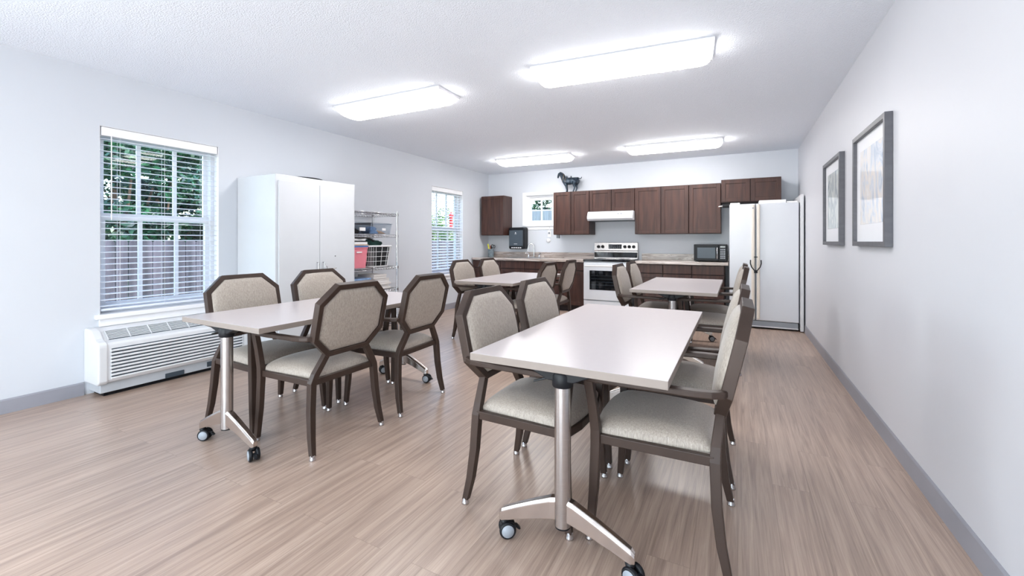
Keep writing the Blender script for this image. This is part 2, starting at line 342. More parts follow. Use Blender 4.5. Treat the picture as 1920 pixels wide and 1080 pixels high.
# windows: built in a local frame u (along wall), n (outward), z
def window(name, wl, tf, depth, cols, rows, sill=True, single=False):
    u0, u1, z0, z1 = wl
    root = empty(name, tf(u0, 0, z0)); tag(root, kind='structure'); L0 = Vector(tf(u0, 0, z0))
    def bx(mb, a, b, n0, n1, c, d, mi=0):
        p = Vector(tf(a, n0, c)) - L0; q = Vector(tf(b, n1, d)) - L0; mb.box(p.x, q.x, p.y, q.y, p.z, q.z, mi)
    fr = MB(); t = .035
    n0, n1 = depth, depth + .07
    bx(fr, u0, u0 + t, n0 - .02, n1, z0, z1); bx(fr, u1 - t, u1, n0 - .02, n1, z0, z1); bx(fr, u0 + t, u1 - t, n0 - .02, n1, z0, z0 + t); bx(fr, u0 + t, u1 - t, n0 - .02, n1, z1 - t, z1)
    # painted reveal lining
    bx(fr, u0, u0 + .004, 0, n0 - .021, z0, z1); bx(fr, u1 - .004, u1, 0, n0 - .021, z0, z1); bx(fr, u0 + .004, u1 - .004, 0, n0 - .021, z1 - .004, z1)
    fr.build('window_frame', 'trim', root, bevel=.002)
    zm = (z0 + z1) / 2 + (.035 if not single else 0)
    sashes = [(z0 + t, z1 - t, n0 + .01)] if single else [(zm - .03, z1 - t, n0 + .035), (z0 + t, zm + .03, n0 + .005)]
    for (a, b, n) in sashes:
        sb = MB(); s_ = .035
        ua, ub = u0 + t, u1 - t
        bx(sb, ua, ua + s_, n, n + .028, a, b); bx(sb, ub - s_, ub, n, n + .028, a, b); bx(sb, ua + s_, ub - s_, n, n + .028, a, a + .055); bx(sb, ua + s_, ub - s_, n, n + .028, b - .055, b)
        for k in range(1, cols): c = ua + (ub - ua) * k / cols; bx(sb, c - .015, c + .015, n + .006, n + .022, a + .045, b - .045)
        for k in range(1, rows): c = a + (b - a) * k / rows; bx(sb, ua + s_, ub - s_, n + .0075, n + .0205, c - .008, c + .008)
        so_ = sb.build('sash', 'trim', root)
        g = MB(); bx(g, ua + .01, ub - .01, n + .012, n + .016, a + .01, b - .01); g.build('glass_pane', 'glass', so_)
    if sill:
        sl = MB(); bx(sl, u0 - .03, u1 + .03, -.035, depth, z0 - .028, z0 + .006); bx(sl, u0 - .005, u1 + .005, -.012, 0, z0 - .09, z0 - .028)
        sl.build('window_sill', 'trim', root, bevel=.004)
    return root
tL = lambda u, n, z: (XL - n, u, z)
tB = lambda u, n, z: (u, YB + n, z)
window('window_1', W1, tL, .10, 3, 1); window('window_2', W2, tL, .10, 3, 1)
w3 = window('window_3', W3, tB, .08, 2, 2, single=True)
# casing round the small kitchen window
cs = MB(); L3 = Vector(w3.location)
for a, b, c, d in ((W3[0] - .07, W3[0], W3[2] - .02, W3[3] + .06), (W3[1], W3[1] + .05, W3[2] - .02, W3[3] + .06), (W3[0], W3[1], W3[3], W3[3] + .06)):
    cs.box(a - L3.x, b - L3.x, -.018, 0, c - L3.z, d - L3.z)
cs.build('window_casing', 'trim', w3, bevel=.003)
window('window_side_added', W0, tL, .10, 3, 2)  # unseen window, added so the side fill lamp can shine in
window('window_rear_added', RW, lambda u, n, z: (u, YR - n, z), .10, 4, 2)  # unseen rear glazing, added as the opening for the upward fill lamp

def blind(wl, label, slat_tilt=R(-3)):
    u0, u1, z0, z1 = wl; a, b = u0 + .012, u1 - .012; xc = XL - .038
    root = empty('window_blind', (XL - .03, (a + b) / 2, z0 + .02)); tag(root, label, 'blind', 'white slatted blinds in the left wall windows')
    ox, oy, oz = root.location; X = xc - ox; a -= oy; b -= oy
    B(X - .028, X + .034, a, b, z1 - .075 - oz, z1 - .006 - oz).build('headrail', 'trim', root, bevel=.004)
    zb = z0 + .03 - oz
    mb = MB(); z = z1 - .1 - oz
    while z > zb + .035:
        d = math.sin(slat_tilt) * .024; e = math.cos(slat_tilt) * .024
        mb.prism([(X - e, z - d), (X - e, z - d + .004), (X, z + .0065), (X + e, z + d + .004), (X + e, z + d), (X, z + .002)], a, b); z -= .048
    mb.build('slats', 'blind', root)
    B(X - .024, X + .024, a, b, zb, zb + .018).build('bottom_rail', 'blind', root, bevel=.003)
    cd = MB()
    for f in (.14, .5, .86):
        y = a + (b - a) * f
        for dx in (-.026, .026): cd.tube([(X + dx, y, zb), (X + dx, y, z1 - .07 - oz)], .0011, 5)
    cd.build('ladder_cord', 'trim', root)
    wd = MB(); wd.tube([(X + .042, a + .06, z1 - .07 - oz), (X + .043, a + .06, z1 - .75 - oz)], .004, 6)
    wd.build('tilt_wand', 'chalk', root)
blind(W1, 'white slatted blind, open, in the large window above the air conditioner')
blind(W2, 'white slatted blind, open, in the far left window beyond the wire shelving', R(-20))

# ------------------------------------------------------------------ outside
tag(B(-30, XL - .2, -12, 30, -.4, -.3).build('lawn', 'lawn'), kind='structure')
tag(B(XL - .2, 12, YB + .2, 30, -.4, -.3).build('patio_ground', 'lawn'), kind='structure')
def fence(root_loc, along, length, h, label, fm='fence'):
    r = empty('garden_fence', root_loc); tag(r, label, 'fence', 'board fences outside')
    n = int(length / .16)
    mb = MB()
    for i in range(n):
        u = i * .16; hh = h + (.01 if i % 2 else 0)
        if along == 'y': mb.prism([(u, 0), (u + .15, 0), (u + .15, hh - .03), (u + .12, hh), (u + .03, hh), (u, hh - .03)], 0, .02, 'x')
        else: mb.prism([(u, 0), (u + .15, 0), (u + .15, hh - .03), (u + .12, hh), (u + .03, hh), (u, hh - .03)], 0, .02, 'y')
    mb.build('boards', fm, r)
    for z in (.3, h - .35):
        (B(-.05, 0, 0, length, z, z + .09) if along == 'y' else B(0, length, .02, .07, z, z + .09)).build('rail', fm, r)
    k = 0
    while k <= length:
        (B(-.14, -.05, k, k + .09, 0, h) if along == 'y' else B(k, k + .09, .07, .16, 0, h)).build('post', 'fence', r); k += 2.4
fence((-8.6, -1, -.3), 'y', 16.8, 1.5, 'long weathered grey board fence seen through the left windows')
fence((-8.2, 13.0, -.3), 'x', 8, 2.55, 'pale grey board fence seen through the small kitchen window', 'fence2')
def tree(loc, rx, ry, z0, z1, n, m, label, name='leafy_tree', sz=.1, nb=26):
    r = empty(name, loc); tag(r, label, 'tree', 'trees outside the windows')
    mb = MB(); rnd = random.Random(int(loc[1] * 100))
    blobs = [(rnd.uniform(-.75, .75) * rx, rnd.uniform(-.75, .75) * ry, rnd.uniform(z0 + .2, z1 - .2), rnd.uniform(.3, .55)) for _ in range(nb)]
    for i in range(n):
        bx_, by_, bz_, br = rnd.choice(blobs)
        d = Vector((rnd.gauss(0, 1), rnd.gauss(0, 1), rnd.gauss(0, 1))).normalized() * br * rnd.uniform(.7, 1.05)
        c = Vector((bx_ + d.x, by_ + d.y, bz_ + d.z * .8))
        u = Vector((rnd.gauss(0, 1), rnd.gauss(0, 1), rnd.gauss(0, .6))).normalized(); v_ = u.cross(Vector((rnd.gauss(0, 1), rnd.gauss(0, 1), rnd.gauss(0, 1)))).normalized()
        a = sz * rnd.uniform(.6, 1.2); bb = a * .42
        mb.add([c - u * a * .5, c + v_ * bb * .5, c + u * a * .5, c - v_ * bb * .5], [(0, 1, 2, 3)], 0)
    mb.build('crown', m, r, fixn=False)
    tk = MB(); tk.tube([(0, 0, 0), (.05, .04, z0), (0, -.03, (z0 + z1) / 2)], [.13, .09, .05], 8)
    for k in range(4): tk.tube([(.04, .03, z0 * .8), (rx * .5 * math.cos(k * 1.7), ry * .5 * math.sin(k * 1.7), (z0 + z1) / 2)], [.05, .02], 6)
    tk.build('trunk', 'bark', r)
tree((-10.6, 3.7, -.3), 1.3, 1.3, .6, 4.7, 15000, 'leafd', 'dark green tree over the fence, left part of the large window', sz=.15, nb=44)
tree((-10.4, 7.1, -.3), 1.2, 1.3, .6, 4.6, 13000, 'leaf', 'bright green tree over the fence, right part of the large window', nb=36)
tree((-15.0, 6.2, -.3), 1.6, 3.4, .4, 6.4, 22000, 'leafd', 'deep dark tree farthest back, behind the other two in the large window', sz=.34, nb=110)
tree((-11.0, 14.2, -.3), 1.3, 1.5, .9, 2.9, 8000, 'leaf', 'low bright green tree over the fence, seen through the far left window')
tree((-7.4, 15.8, -.3), 1.4, .9, 1.1, 4.6, 11000, 'leafd', 'green tree behind the fence, seen through the small kitchen window', sz=.14, nb=34)
rp_ = empty('bird_feeder', (-7.4, 10.2, -.3)); tag(rp_, 'bright red hanging feeder on a thin pole outside the far left window', 'bird feeder')
MB().tube([(0, .12, 0), (0, .12, 2.4), (0, .09, 2.46), (0, .03, 2.47), (0, 0, 2.43), (0, 0, 2.34)], .009, 8).build('hook_pole', 'grey', rp_)
MB().lathe([(.03, 1.82), (.055, 1.84), (.05, 1.87), (.05, 2.2), (.075, 2.24), (.02, 2.33), (.004, 2.35)], (0, 0, 0), n=16).build('feeder_tube', 'redpost', rp_)

# ------------------------------------------------------------------ ceiling lights
def ceiling_light(x, y, deg, label, L=1.25, lm='lamp'):
    r = empty('ceiling_light', (x, y, H), R(deg)); tag(r, label, 'ceiling light', 'wraparound fluorescent ceiling lights')
    h = L / 2
    B(-h - .014, h + .014, -.168, .168, -.026, 0).build('mounting_pan', 'trim', r, bevel=.003)
    prof = [(-.145, -.018), (-.15, -.035), (-.142, -.06), (-.115, -.082), (-.075, -.094), (0, -.098), (.075, -.094), (.115, -.082), (.142, -.06), (.15, -.035), (.145, -.018)]
    xs = [(-h, .80, .30), (-h + .006, .93, .62), (-h + .03, .99, .88), (-h + .07, 1, 1), (h - .07, 1, 1), (h - .03, .99, .88), (h - .006, .93, .62), (h, .80, .30)]
    mb = MB(); vs = []; n = len(prof)
    for (xx, sy, sz) in xs:
        for (yy, zz) in prof: vs.append((xx, yy * sy, -.018 + (zz + .018) * sz))
    fs = [(i * n + k, i * n + k + 1, (i + 1) * n + k + 1, (i + 1) * n + k) for i in range(len(xs) - 1) for k in range(n - 1)]
    mb.add(vs, fs, 0, True); mb.add(vs[:n], [tuple(range(n))]); mb.add(vs[-n:], [tuple(range(n))])
    mb.build('diffuser', lm, r)
    return r
ceiling_light(-.79, 3.21, 5.5, 'lit wraparound ceiling light, nearest and largest, above the right front table', 1.27)
ceiling_light(-2.93, 3.12, 1.5, 'lit wraparound ceiling light above the left front table')
ceiling_light(-2.90, 6.27, 3, 'lit wraparound ceiling light in front of the horse statue, far left', 1.24, 'lamp2')
ceiling_light(-.79, 6.28, 1.5, 'lit wraparound ceiling light before the refrigerator, far right', 1.22, 'lamp2')
ceiling_light(-2.93, -.9, 0, 'added unseen wraparound ceiling light for fill, on the left behind the camera')  # this and the next are unseen fixtures, added to brighten the room
ceiling_light(-.79, -.9, 0, 'added unseen wraparound ceiling light for fill, on the right behind the camera')

# ------------------------------------------------------------------ tables
def table(x0, x1, y0, y1, label, rz=0):
    cx, cy = (x0 + x1) / 2, (y0 + y1) / 2; a = (x1 - x0) / 2; b = (y1 - y0) / 2
    r = empty('folding_table', (cx, cy, 0), rz); tag(r, label, 'table', 'rectangular tables on castors')
    mb = MB(); mb.box(-a, a, -b, b, .705, .735)
    o = mb.build('tabletop', ['tabletop', 'tedge'], r, bevel=.002)
    for p in o.data.polygons:
        if abs(p.normal.z) < .5: p.material_index = 1
    B(-.03, .03, -b + .07, b - .07, .672, .704).build('underframe', 'black', r, bevel=.003)
    for sy in (-1, 1):
        yp = sy * (b - .05)
        po = MB().lathe([(.031, .125), (.031, .665)], (0, yp, 0)).build('pole', 'steel', r)
        MB().lathe([(.029, .118), (.029, .126)], (0, yp, 0)).build('pole_cap', 'black', po)
        MB().lathe([(.037, .645), (.04, .65), (.04, .69), (.036, .698)], (0, yp, 0)).build('collar', 'black', po)
        br = MB(); br.prism([(-.13, .704), (.13, .704), (.11, .694), (.05, .668), (-.05, .668), (-.11, .694)], yp - .028, yp + .028)
        br.box(-.035, .035, yp - sy * .02, yp - sy * .13, .66, .704)
        br.build('mounting_plate', 'black', r, bevel=.004)
        lv = MB(); lv.bar([(-.04, yp, .675), (-.11, yp + sy * .012, .652)], .03, .008, (0, .2, 1)); lv.build('release_lever', 'black', r, bevel=.002)
        for sx in (-1, 1):
            # cast foot: deep at the pole, tapering to the tip, top ridge narrower
            st = [(.022, .148, .228, .022), (.045, .143, .222, .022), (.12, .1205, .188, .020), (.19, .0955, .154, .0185), (.255, .071, .120, .017), (.268, .074, .106, .013)]
            vs = []
            for (d, zb, zt, hw) in st:
                zc = zt - .012
                vs += [(sx * d, yp - hw, zb), (sx * d, yp + hw, zb), (sx * d, yp + hw, zc), (sx * d, yp + hw * .6, zt), (sx * d, yp - hw * .6, zt), (sx * d, yp - hw, zc)]
            fs = [(i * 6 + k, i * 6 + (k + 1) % 6, (i + 1) * 6 + (k + 1) % 6, (i + 1) * 6 + k) for i in range(len(st) - 1) for k in range(6)]
            fs += [tuple(range(6)), tuple(range(30, 36))]
            MB().add(vs, fs).build('foot', 'foot', r, bevel=.0025)
            ca = empty('caster', (sx * .25, yp, 0)); ca.parent = r; ca.rotation_euler = (0, 0, R((35, -20, 60, 12)[(sx + 1) // 2 + (sy + 1)]))
            st_ = MB().lathe([(.009, .05), (.009, .085)], (0, 0, 0), n=10); st_.lathe([(.016, .058), (.019, .068), (.012, .076)], (0, 0, 0), n=12)
            st_.build('stem', 'black', ca)
            off = .012
            for s2 in (-1, 1):
                wh = MB().lathe([(.022, .007), (.031, .009), (.0335, .014), (.0335, .022), (.030, .026), (.026, .0265)], (0, 0, 0), 'y', 20)
                for i_, v_ in enumerate(wh.v): wh.v[i_] = (v_[0] + off, s2 * v_[1], v_[2] + .0345)
                ow = wh.build('wheel', 'black', ca)
                hb = MB().lathe([(.025, .026), (.024, .0285), (.0, .029)], (0, 0, 0), 'y', 20)
                hb.v = [(v_[0] + off, s2 * v_[1], v_[2] + .0345) for v_ in hb.v]
                hb.build('hub_cap', 'grey', ca)
            MB().prism([(.03, .05), (.052, .046), (.066, .030), (.060, .026), (.046, .036), (.03, .04)], -.009, .009).build('brake_tab', 'black', ca, bevel=.002)
    return r
table(-.962, -.197, 1.455, 3.005, 'white rectangular castor table in the right foreground, nearest of all')
table(-2.957, -2.195, 1.343, 2.893, 'white rectangular castor table on the left, in front of the air conditioner')
table(-2.895, -2.135, 4.04, 5.59, 'white rectangular castor table far left, before the sink counter', R(.8))
table(-.905, -.15, 4.10, 5.625, 'white rectangular castor table far right, before the refrigerator and microwave')

# ------------------------------------------------------------------ chairs (front = +x)
def octpt(y, z): return (-.215 - (z - .54) * .23, y, z)
NB = Vector((1, 0, .23)).normalized()
def make_chair():
    r = empty('armchair', (0, 0, 0))
    q = .013
    o8 = [(-.140, .552), (.140, .552), (.238, .648), (.238, .842), (.136, .935), (-.136, .935), (-.238, .842), (-.238, .648)]
    MB().bar([octpt(y, z) for y, z in o8], .030, .042, NB, closed=True).build('back_frame', 'frame', r, bevel=.003)
    # upholstered pad inside the ring
    inner = [(y * (1 - .05), .742 + (z - .742) * (1 - .058)) for y, z in o8]
    dense = []
    for i in range(8):
        a, b = inner[i], inner[(i + 1) % 8]
        for k in range(4): t = k / 4; dense.append((a[0] + (b[0] - a[0]) * t, a[1] + (b[1] - a[1]) * t))
    nD = len(dense)
    def ring(f, off, rnd_):
        out = []
        for (y, z) in dense:
            dz = z - .742; ang = math.atan2(dz, y); ry, rz = .222, .18
            ey, ez = ry * math.cos(ang), rz * math.sin(ang); k = min(1, math.hypot(y, dz) / max(1e-6, math.hypot(ey, ez)))
            yy = (y * (1 - rnd_) + ey * rnd_) * f; zz = .742 + (dz * (1 - rnd_) + ez * rnd_) * f
            p = Vector(octpt(yy, zz)) + NB * off; out.append(p)
        return out
    rings = [ring(.0, -.024, 0), ring(.5, -.023, 0), ring(.82, -.02, 0), ring(.95, -.014, 0), ring(1, -.005, 0), ring(1, .008, 0), ring(.98, .026, .15), ring(.92, .038, .4), ring(.78, .046, .5), ring(.45, .052, .5), ring(0, .053, .5)]
    vs = [p for rg in rings for p in rg]
    fs = [(i * nD + k, i * nD + (k + 1) % nD, (i + 1) * nD + (k + 1) % nD, (i + 1) * nD + k) for i in range(len(rings) - 1) for k in range(nD)]
    pad = MB().add(vs, fs, 0, True).build('backrest', 'fabric', r)
    # seat frame rails
    sf = MB()
    sf.bar([(-.2, -.215, .405), (-.2, .215, .405)], .026, .036, (0, 0, 1))
    for s_ in (-1, 1): sf.bar([(-.2, s_ * .225, .405), (.222, s_ * .236, .405)], .024, .036, (0, 0, 1))
    sf.bar([(.222, -.236, .405), (.248, -.12, .405), (.254, 0, .405), (.248, .12, .405), (.222, .236, .405)], .024, .036, (0, 0, 1))
    sf.build('seat_frame', 'frame', r, bevel=.003)
    # seat cushion, domed
    n = 20; vs = []; fs = []
    def seat_xy(u, v):
        x = -.195 + (u + 1) / 2 * .452; hw = .205 + (u + 1) / 2 * .03
        rr = 1 - .045 * max(0, abs(v)) ** 4 * (1 if u > 0 else .4) * max(0, u) ** 2
        x2 = x - .03 * (v * v) * max(0, u); y = v * hw * (1 - .04 * max(0, u) ** 6) * (1 - .03 * max(0, -u) ** 6)
        return x2, y
    for i in range(n + 1):
        for j in range(n + 1):
            u = math.sin((-1 + 2 * i / n) * math.pi / 2); v = math.sin((-1 + 2 * j / n) * math.pi / 2)
            x, y = seat_xy(u, v); h_ = (max(0, 1 - abs(u) ** 5) * max(0, 1 - abs(v) ** 5)) ** .42
            vs.append((x, y, .428 + .052 * h_ + .012 * (1 - u * u) * (1 - v * v)))
    N1 = n + 1
    fs = [(i * N1 + j, i * N1 + j + 1, (i + 1) * N1 + j + 1, (i + 1) * N1 + j) for i in range(n) for j in range(n)]
    mb = MB().add(vs, fs, 0, True)
    edge = [i * N1 for i in range(N1)] + [n * N1 + j for j in range(1, N1)] + [i * N1 + n for i in range(n - 1, -1, -1)] + [j for j in range(n - 1, 0, -1)]
    lo = [(vs[i][0], vs[i][1], .418) for i in edge]; m_ = len(edge)
    mb.add([vs[i] for i in edge] + lo, [(k, (k + 1) % m_, m_ + (k + 1) % m_, m_ + k) for k in range(m_)] + [tuple(range(m_, 2 * m_))], 0, False)
    mb.build('seat', 'fabric', r)
    for s_ in (-1, 1):
        # rear leg: from the octagon's lower corner, out to the rail, then down and back
        rl = MB().bar([octpt(s_ * .136, .556), (-.205, s_ * .205, .445), (-.203, s_ * .224, .40), (-.209, s_ * .234, .25), (-.224, s_ * .243, .12), (-.245, s_ * .252, .022)],
                      [.034, .036, .038, .037, .034, .028], [.032, .035, .037, .036, .033, .028], (1, 0, 0))
        leg = rl.build('leg', 'frame', r, bevel=.003)
        MB().lathe([(.013, .03), (.015, .02), (.0155, .012), (.017, .008), (.017, .002), (.013, 0)], (-.248, s_ * .253, 0), n=12).build('foot_glide', 'chrome', leg)
        fl = MB().bar([(.250, s_ * .262, .640), (.236, s_ * .252, .54), (.226, s_ * .243, .44), (.226, s_ * .242, .38), (.234, s_ * .245, .2), (.248, s_ * .252, .022)],
                      [.036, .035, .038, .038, .035, .028], [.032, .032, .034, .034, .032, .027], (0, 1, 0))
        leg = fl.build('leg', 'frame', r, bevel=.003)
        MB().lathe([(.013, .03), (.015, .02), (.0155, .012), (.017, .008), (.017, .002), (.013, 0)], (.250, s_ * .253, 0), n=12).build('foot_glide', 'chrome', leg)
        p0 = octpt(s_ * .235, .655)
        MB().bar([(p0[0] + .005, s_ * .238, .657), (-.222, s_ * .262, .657), (-.19, s_ * .276, .656), (-.14, s_ * .280, .655), (.12, s_ * .276, .65), (.262, s_ * .262, .646)],
                 [.026, .034, .040, .040, .038, .036], .024, (0, 0, 1)).build('armrest', 'frame', r, bevel=.005)
    return r
proto = make_chair(); first = [True]
def chair(x, y, deg, label, dx=0):
    o = proto if first[0] else copy_tree(proto); first[0] = False
    o.location = (x, y, 0); o.rotation_euler = (0, 0, R(deg)); tag(o, label, 'chair', 'octagonal-backed armchairs round the tables'); return o
# right front table
chair(-.842, 1.865, 0, 'beige octagonal-backed armchair on left side of the nearest table, front one of the pair')
chair(-.842, 2.47, 0, 'beige octagonal-backed armchair on left side of the nearest table, farther one of the pair')
chair(-.272, 1.905, 180, 'beige octagonal-backed armchair in the right foreground, closest to the camera, tucked under the nearest table')
chair(-.27, 2.555, 180, 'beige octagonal-backed armchair on right side of the nearest table, half hidden behind the closest chair')
# left front table
chair(-2.28, 1.79, 180, 'beige octagonal-backed armchair seen from behind at the left front table, nearest its castor foot')
chair(-2.275, 2.44, 183, 'beige octagonal-backed armchair seen from behind at the far end of the left front table')
chair(-2.835, 1.80, 0, 'beige octagonal-backed armchair between the air conditioner and the left front table')
chair(-2.84, 2.43, 0, 'beige octagonal-backed armchair before the white storage cabinet doors')
# far left table
chair(-2.815, 4.51, 0, 'beige octagonal-backed armchair below the far left window, at the far left table')
chair(-2.785, 5.12, 0, 'beige octagonal-backed armchair at the sink end of the far left table, window side')
chair(-2.21, 4.545, 180, 'beige octagonal-backed armchair on aisle side of the far left table, nearer one of the pair')
chair(-2.18, 5.16, 182, 'beige octagonal-backed armchair on aisle side of the far left table, standing nearest the oven')
# far right table
chair(-.80, 4.48, 0, 'beige octagonal-backed armchair on oven side of the far right table, nearer one of the pair')
chair(-.80, 5.09, 0, 'beige octagonal-backed armchair on oven side of the far right table, nearest the base cabinets')
chair(-.23, 4.52, 180, 'beige octagonal-backed armchair on refrigerator side of the far right table, nearer one of the pair')
chair(-.23, 5.14, 180, 'beige octagonal-backed armchair nearest the refrigerator, almost hidden behind the one before it')

# ------------------------------------------------------------------ air conditioner under the window
ac = empty('air_conditioner', (XL, 1.935, 0)); tag(ac, 'white through-wall air conditioner with louvred front under the large window', 'air conditioner')
hl = .565
body = [(0, .11), (.225, .11), (.243, .118), (.25, .135), (.25, .375), (.247, .40), (.232, .415), (.205, .42), (.18, .425), (.10, .485), (.07, .503), (0, .508)]
end_cap = [(0, .10), (.225, .10), (.246, .108), (.257, .13), (.257, .385), (.252, .41), (.235, .424), (.20, .43), (.175, .445), (.115, .50), (.08, .512), (0, .514)]
MB().prism(body, -hl + .02, hl - .02).build('housing', 'hvac', ac, bevel=.004)
for s_ in (-1, 1): MB().prism(end_cap, s_ * hl, s_ * (hl - .06)).build('end_cap', 'hvac', ac, bevel=.012, seg=3)
g = MB(); dk = MB()
for k in range(9):
    z = .135 + k * .0262; g.prism([(.248, z), (.262, z + .003), (.264, z + .012), (.26, z + .017), (.248, z + .018)], -hl + .075, hl - .075)
g.build('front_louvre', 'hvac', ac, bevel=.002)
dk.box(.2485, .251, -hl + .08, hl - .08, .137, .37); dk.build('louvre_gap', 'dgrey', ac)
tg = MB(); ti = MB()
nrm = Vector((.06, 0, .08)).normalized(); tdir = Vector((.08, 0, -.06)).normalized(); p0 = Vector((.105, 0, .4815))
def slab(mb, s0, s1, y0, y1, h0, h1):
    vs = []
    for s_ in (s0, s1):
        for y_ in (y0, y1):
            for h_ in (h0, h1): q = p0 + tdir * s_ + nrm * h_; vs.append((q.x, y_, q.z))
    mb.add(vs, [(0, 1, 3, 2), (4, 6, 7, 5), (0, 4, 5, 1), (2, 3, 7, 6), (0, 2, 6, 4), (1, 5, 7, 3)])
slab(ti, -.008, .092, -hl + .085, hl - .085, .0005, .0015)
for k in range(7): slab(tg, -.008 + k * .0145, -.002 + k * .0145, -hl + .085, hl - .085, .001, .007)
for k in range(8):
    y_ = -hl + .085 + k * (2 * hl - .17) / 7; slab(tg, -.008, .092, y_ - .003, y_ + .003, .001, .009)
ti.build('outlet_recess', 'dgrey', ac); tg.build('top_grille', 'hvac', ac)
B(0, .2, -hl + .03, hl - .03, .03, .11).build('base_sleeve', 'lgrey', ac, bevel=.004)
B(.0, .17, -hl + .06, hl - .06, 0, .03).build('base_shadow', 'black', ac)  # black strip put in for the dark shadow beneath the base
B(.2, .207, -.12, .02, .03, .07).box(.2, .207, .2, .36, .045, .09).build('access_panel', 'dgrey', ac, bevel=.003)

# ------------------------------------------------------------------ storage cabinet
c0y, c1y = 2.515, 3.46; cx1 = .61; ch = 1.83
cb = empty('storage_cabinet', (XL + .005, (c0y + c1y) / 2, 0)); tag(cb, 'tall white two-door metal storage cabinet beside the large window', 'cabinet')
hw = (c1y - c0y) / 2
B(0, cx1, -hw, hw, .03, ch).build('carcass', 'cabwhite', cb, bevel=.004)
B(.02, cx1 - .02, -hw + .02, hw - .02, 0, .03).build('plinth', 'grey', cb)
for s_, nm in ((-1, 'l'), (1, 'r')):
    d = B(cx1 + .001, cx1 + .02, min(s_ * .002, s_ * (hw - .025)), max(s_ * .002, s_ * (hw - .025)), .09, ch - .06).build('door', 'cabwhite', cb, bevel=.003)
    hd = MB(); y_ = s_ * .035; hd.tube([(cx1 + .02, y_, .97), (cx1 + .045, y_, .97), (cx1 + .048, y_, .96), (cx1 + .048, y_, .86), (cx1 + .045, y_, .85), (cx1 + .02, y_, .85)], .006, 8)
    hd.build('handle', 'chrome', d)
B(cx1 + .0015, cx1 + .003, -.0018, .0018, .09, ch - .06).build('door_gap', 'dgrey', cb)
MB().lathe([(.006, cx1 + .02), (.006, cx1 + .023)], (0, .19, 1.03), 'x', 12).build('keyhole', 'dgrey', cb)
lk = empty('padlock', (XL + .67, (c0y + c1y) / 2 + .045, .89)); tag(lk, 'small chrome padlock with a key hanging from the white cabinet handles', 'padlock')
B(-.01, .012, -.02, .02, -.03, .012).build('lock_body', 'steel', lk, bevel=.004)
MB().tube([(0, -.014, .012), (0, -.014, .035), (0, 0, .048), (0, .014, .035), (0, .014, .012)], .004, 8).build('shackle', 'chrome', lk)
MB().tube([(.012, .0, -.01), (.03, .03, .0), (.04, .1, .018)], .004, 6).build('key', 'steel', lk)
tr = empty('serving_tray', (XL + .36, 2.98, ch)); tag(tr, 'dark oval tray lying on top of the white storage cabinet', 'tray')
MB().lathe([(.14, 0), (.2, .018), (.205, .02), (.2, .022), (.14, .006)], (0, 0, 0), n=36).build('dish', 'black', tr)

# ------------------------------------------------------------------ wire shelving and what it holds
sx0, sx1, sy0, sy1 = XL + .04, XL + .48, 3.50, 4.29
sh = empty('wire_shelving', ((sx0 + sx1) / 2, (sy0 + sy1) / 2, 0)); tag(sh, 'chrome wire shelving unit right of the white storage cabinet', 'shelving')
ax, ay = (sx1 - sx0) / 2, (sy1 - sy0) / 2
LV = [.12, .57, .86, 1.27, 1.55]
for a in (-1, 1):
    for b in (-1, 1):
        p = MB().lathe([(.006, 0), (.014, .004), (.014, .018), (.0125, .02), (.0125, 1.575), (.013, 1.578), (.008, 1.585)], (a * ax, b * ay, 0), n=12)
        for z in LV: p.lathe([(.018, z - .03), (.018, z + .005)], (a * ax, b * ay, 0), n=12)
        p.build('post', 'chrome', sh)
for z in LV:
    s_ = MB()
    for zz in (z, z - .03):
        s_.tube([(-ax, -ay, zz), (ax, -ay, zz), (ax, ay, zz), (-ax, ay, zz)], .0035, 6, closed=True)
    for b in (-1, 1):
        N_ = 20; s_.tube([(-ax + 2 * ax * k / N_, b * ay, z - (0 if k % 2 else .03)) for k in range(N_ + 1)], .0025, 5)
        N_ = 34; s_.tube([(b * ax, -ay + 2 * ay * k / N_, z - (0 if k % 2 else .03)) for k in range(N_ + 1)], .0025, 5)
    for k in range(1, 30): y_ = -ay + 2 * ay * k / 30; s_.tube([(-ax, y_, z + .002), (ax, y_, z + .002)], .0018, 4)
    for k in (-.5, .5): s_.tube([(k * ax, -ay, z - .004), (k * ax, ay, z - .004)], .003, 5)
    s_.build('wire_shelf', 'chrome', sh)
def crumple(cx_, cy_, cz_, rx, ry, rz, seed, name, m, label, cat, flat=True):
    rnd = random.Random(seed); n1, n2 = 28, 14; vs = []
    ph = [(rnd.uniform(0, 6.3), rnd.uniform(2, 6), rnd.uniform(2, 5)) for _ in range(5)]
    for i in range(n2 + 1):
        el = -math.pi / 2 + math.pi * i / n2
        for k in range(n1):
            az = 2 * math.pi * k / n1; f = 1 + sum(.07 * math.sin(p[1] * az + p[2] * el * 2 + p[0]) for p in ph)
            z = rz * math.sin(el) * f
            if flat: z = max(z, 0)
            vs.append((rx * math.cos(el) * math.cos(az) * f, ry * math.cos(el) * math.sin(az) * f, z))
    fs = [(i * n1 + k, i * n1 + (k + 1) % n1, (i + 1) * n1 + (k + 1) % n1, (i + 1) * n1 + k) for i in range(n2) for k in range(n1)]
    o = MB().add(vs, fs, 0, True).build(name, m, loc=(cx_, cy_, cz_)); tag(o, label, cat); return o
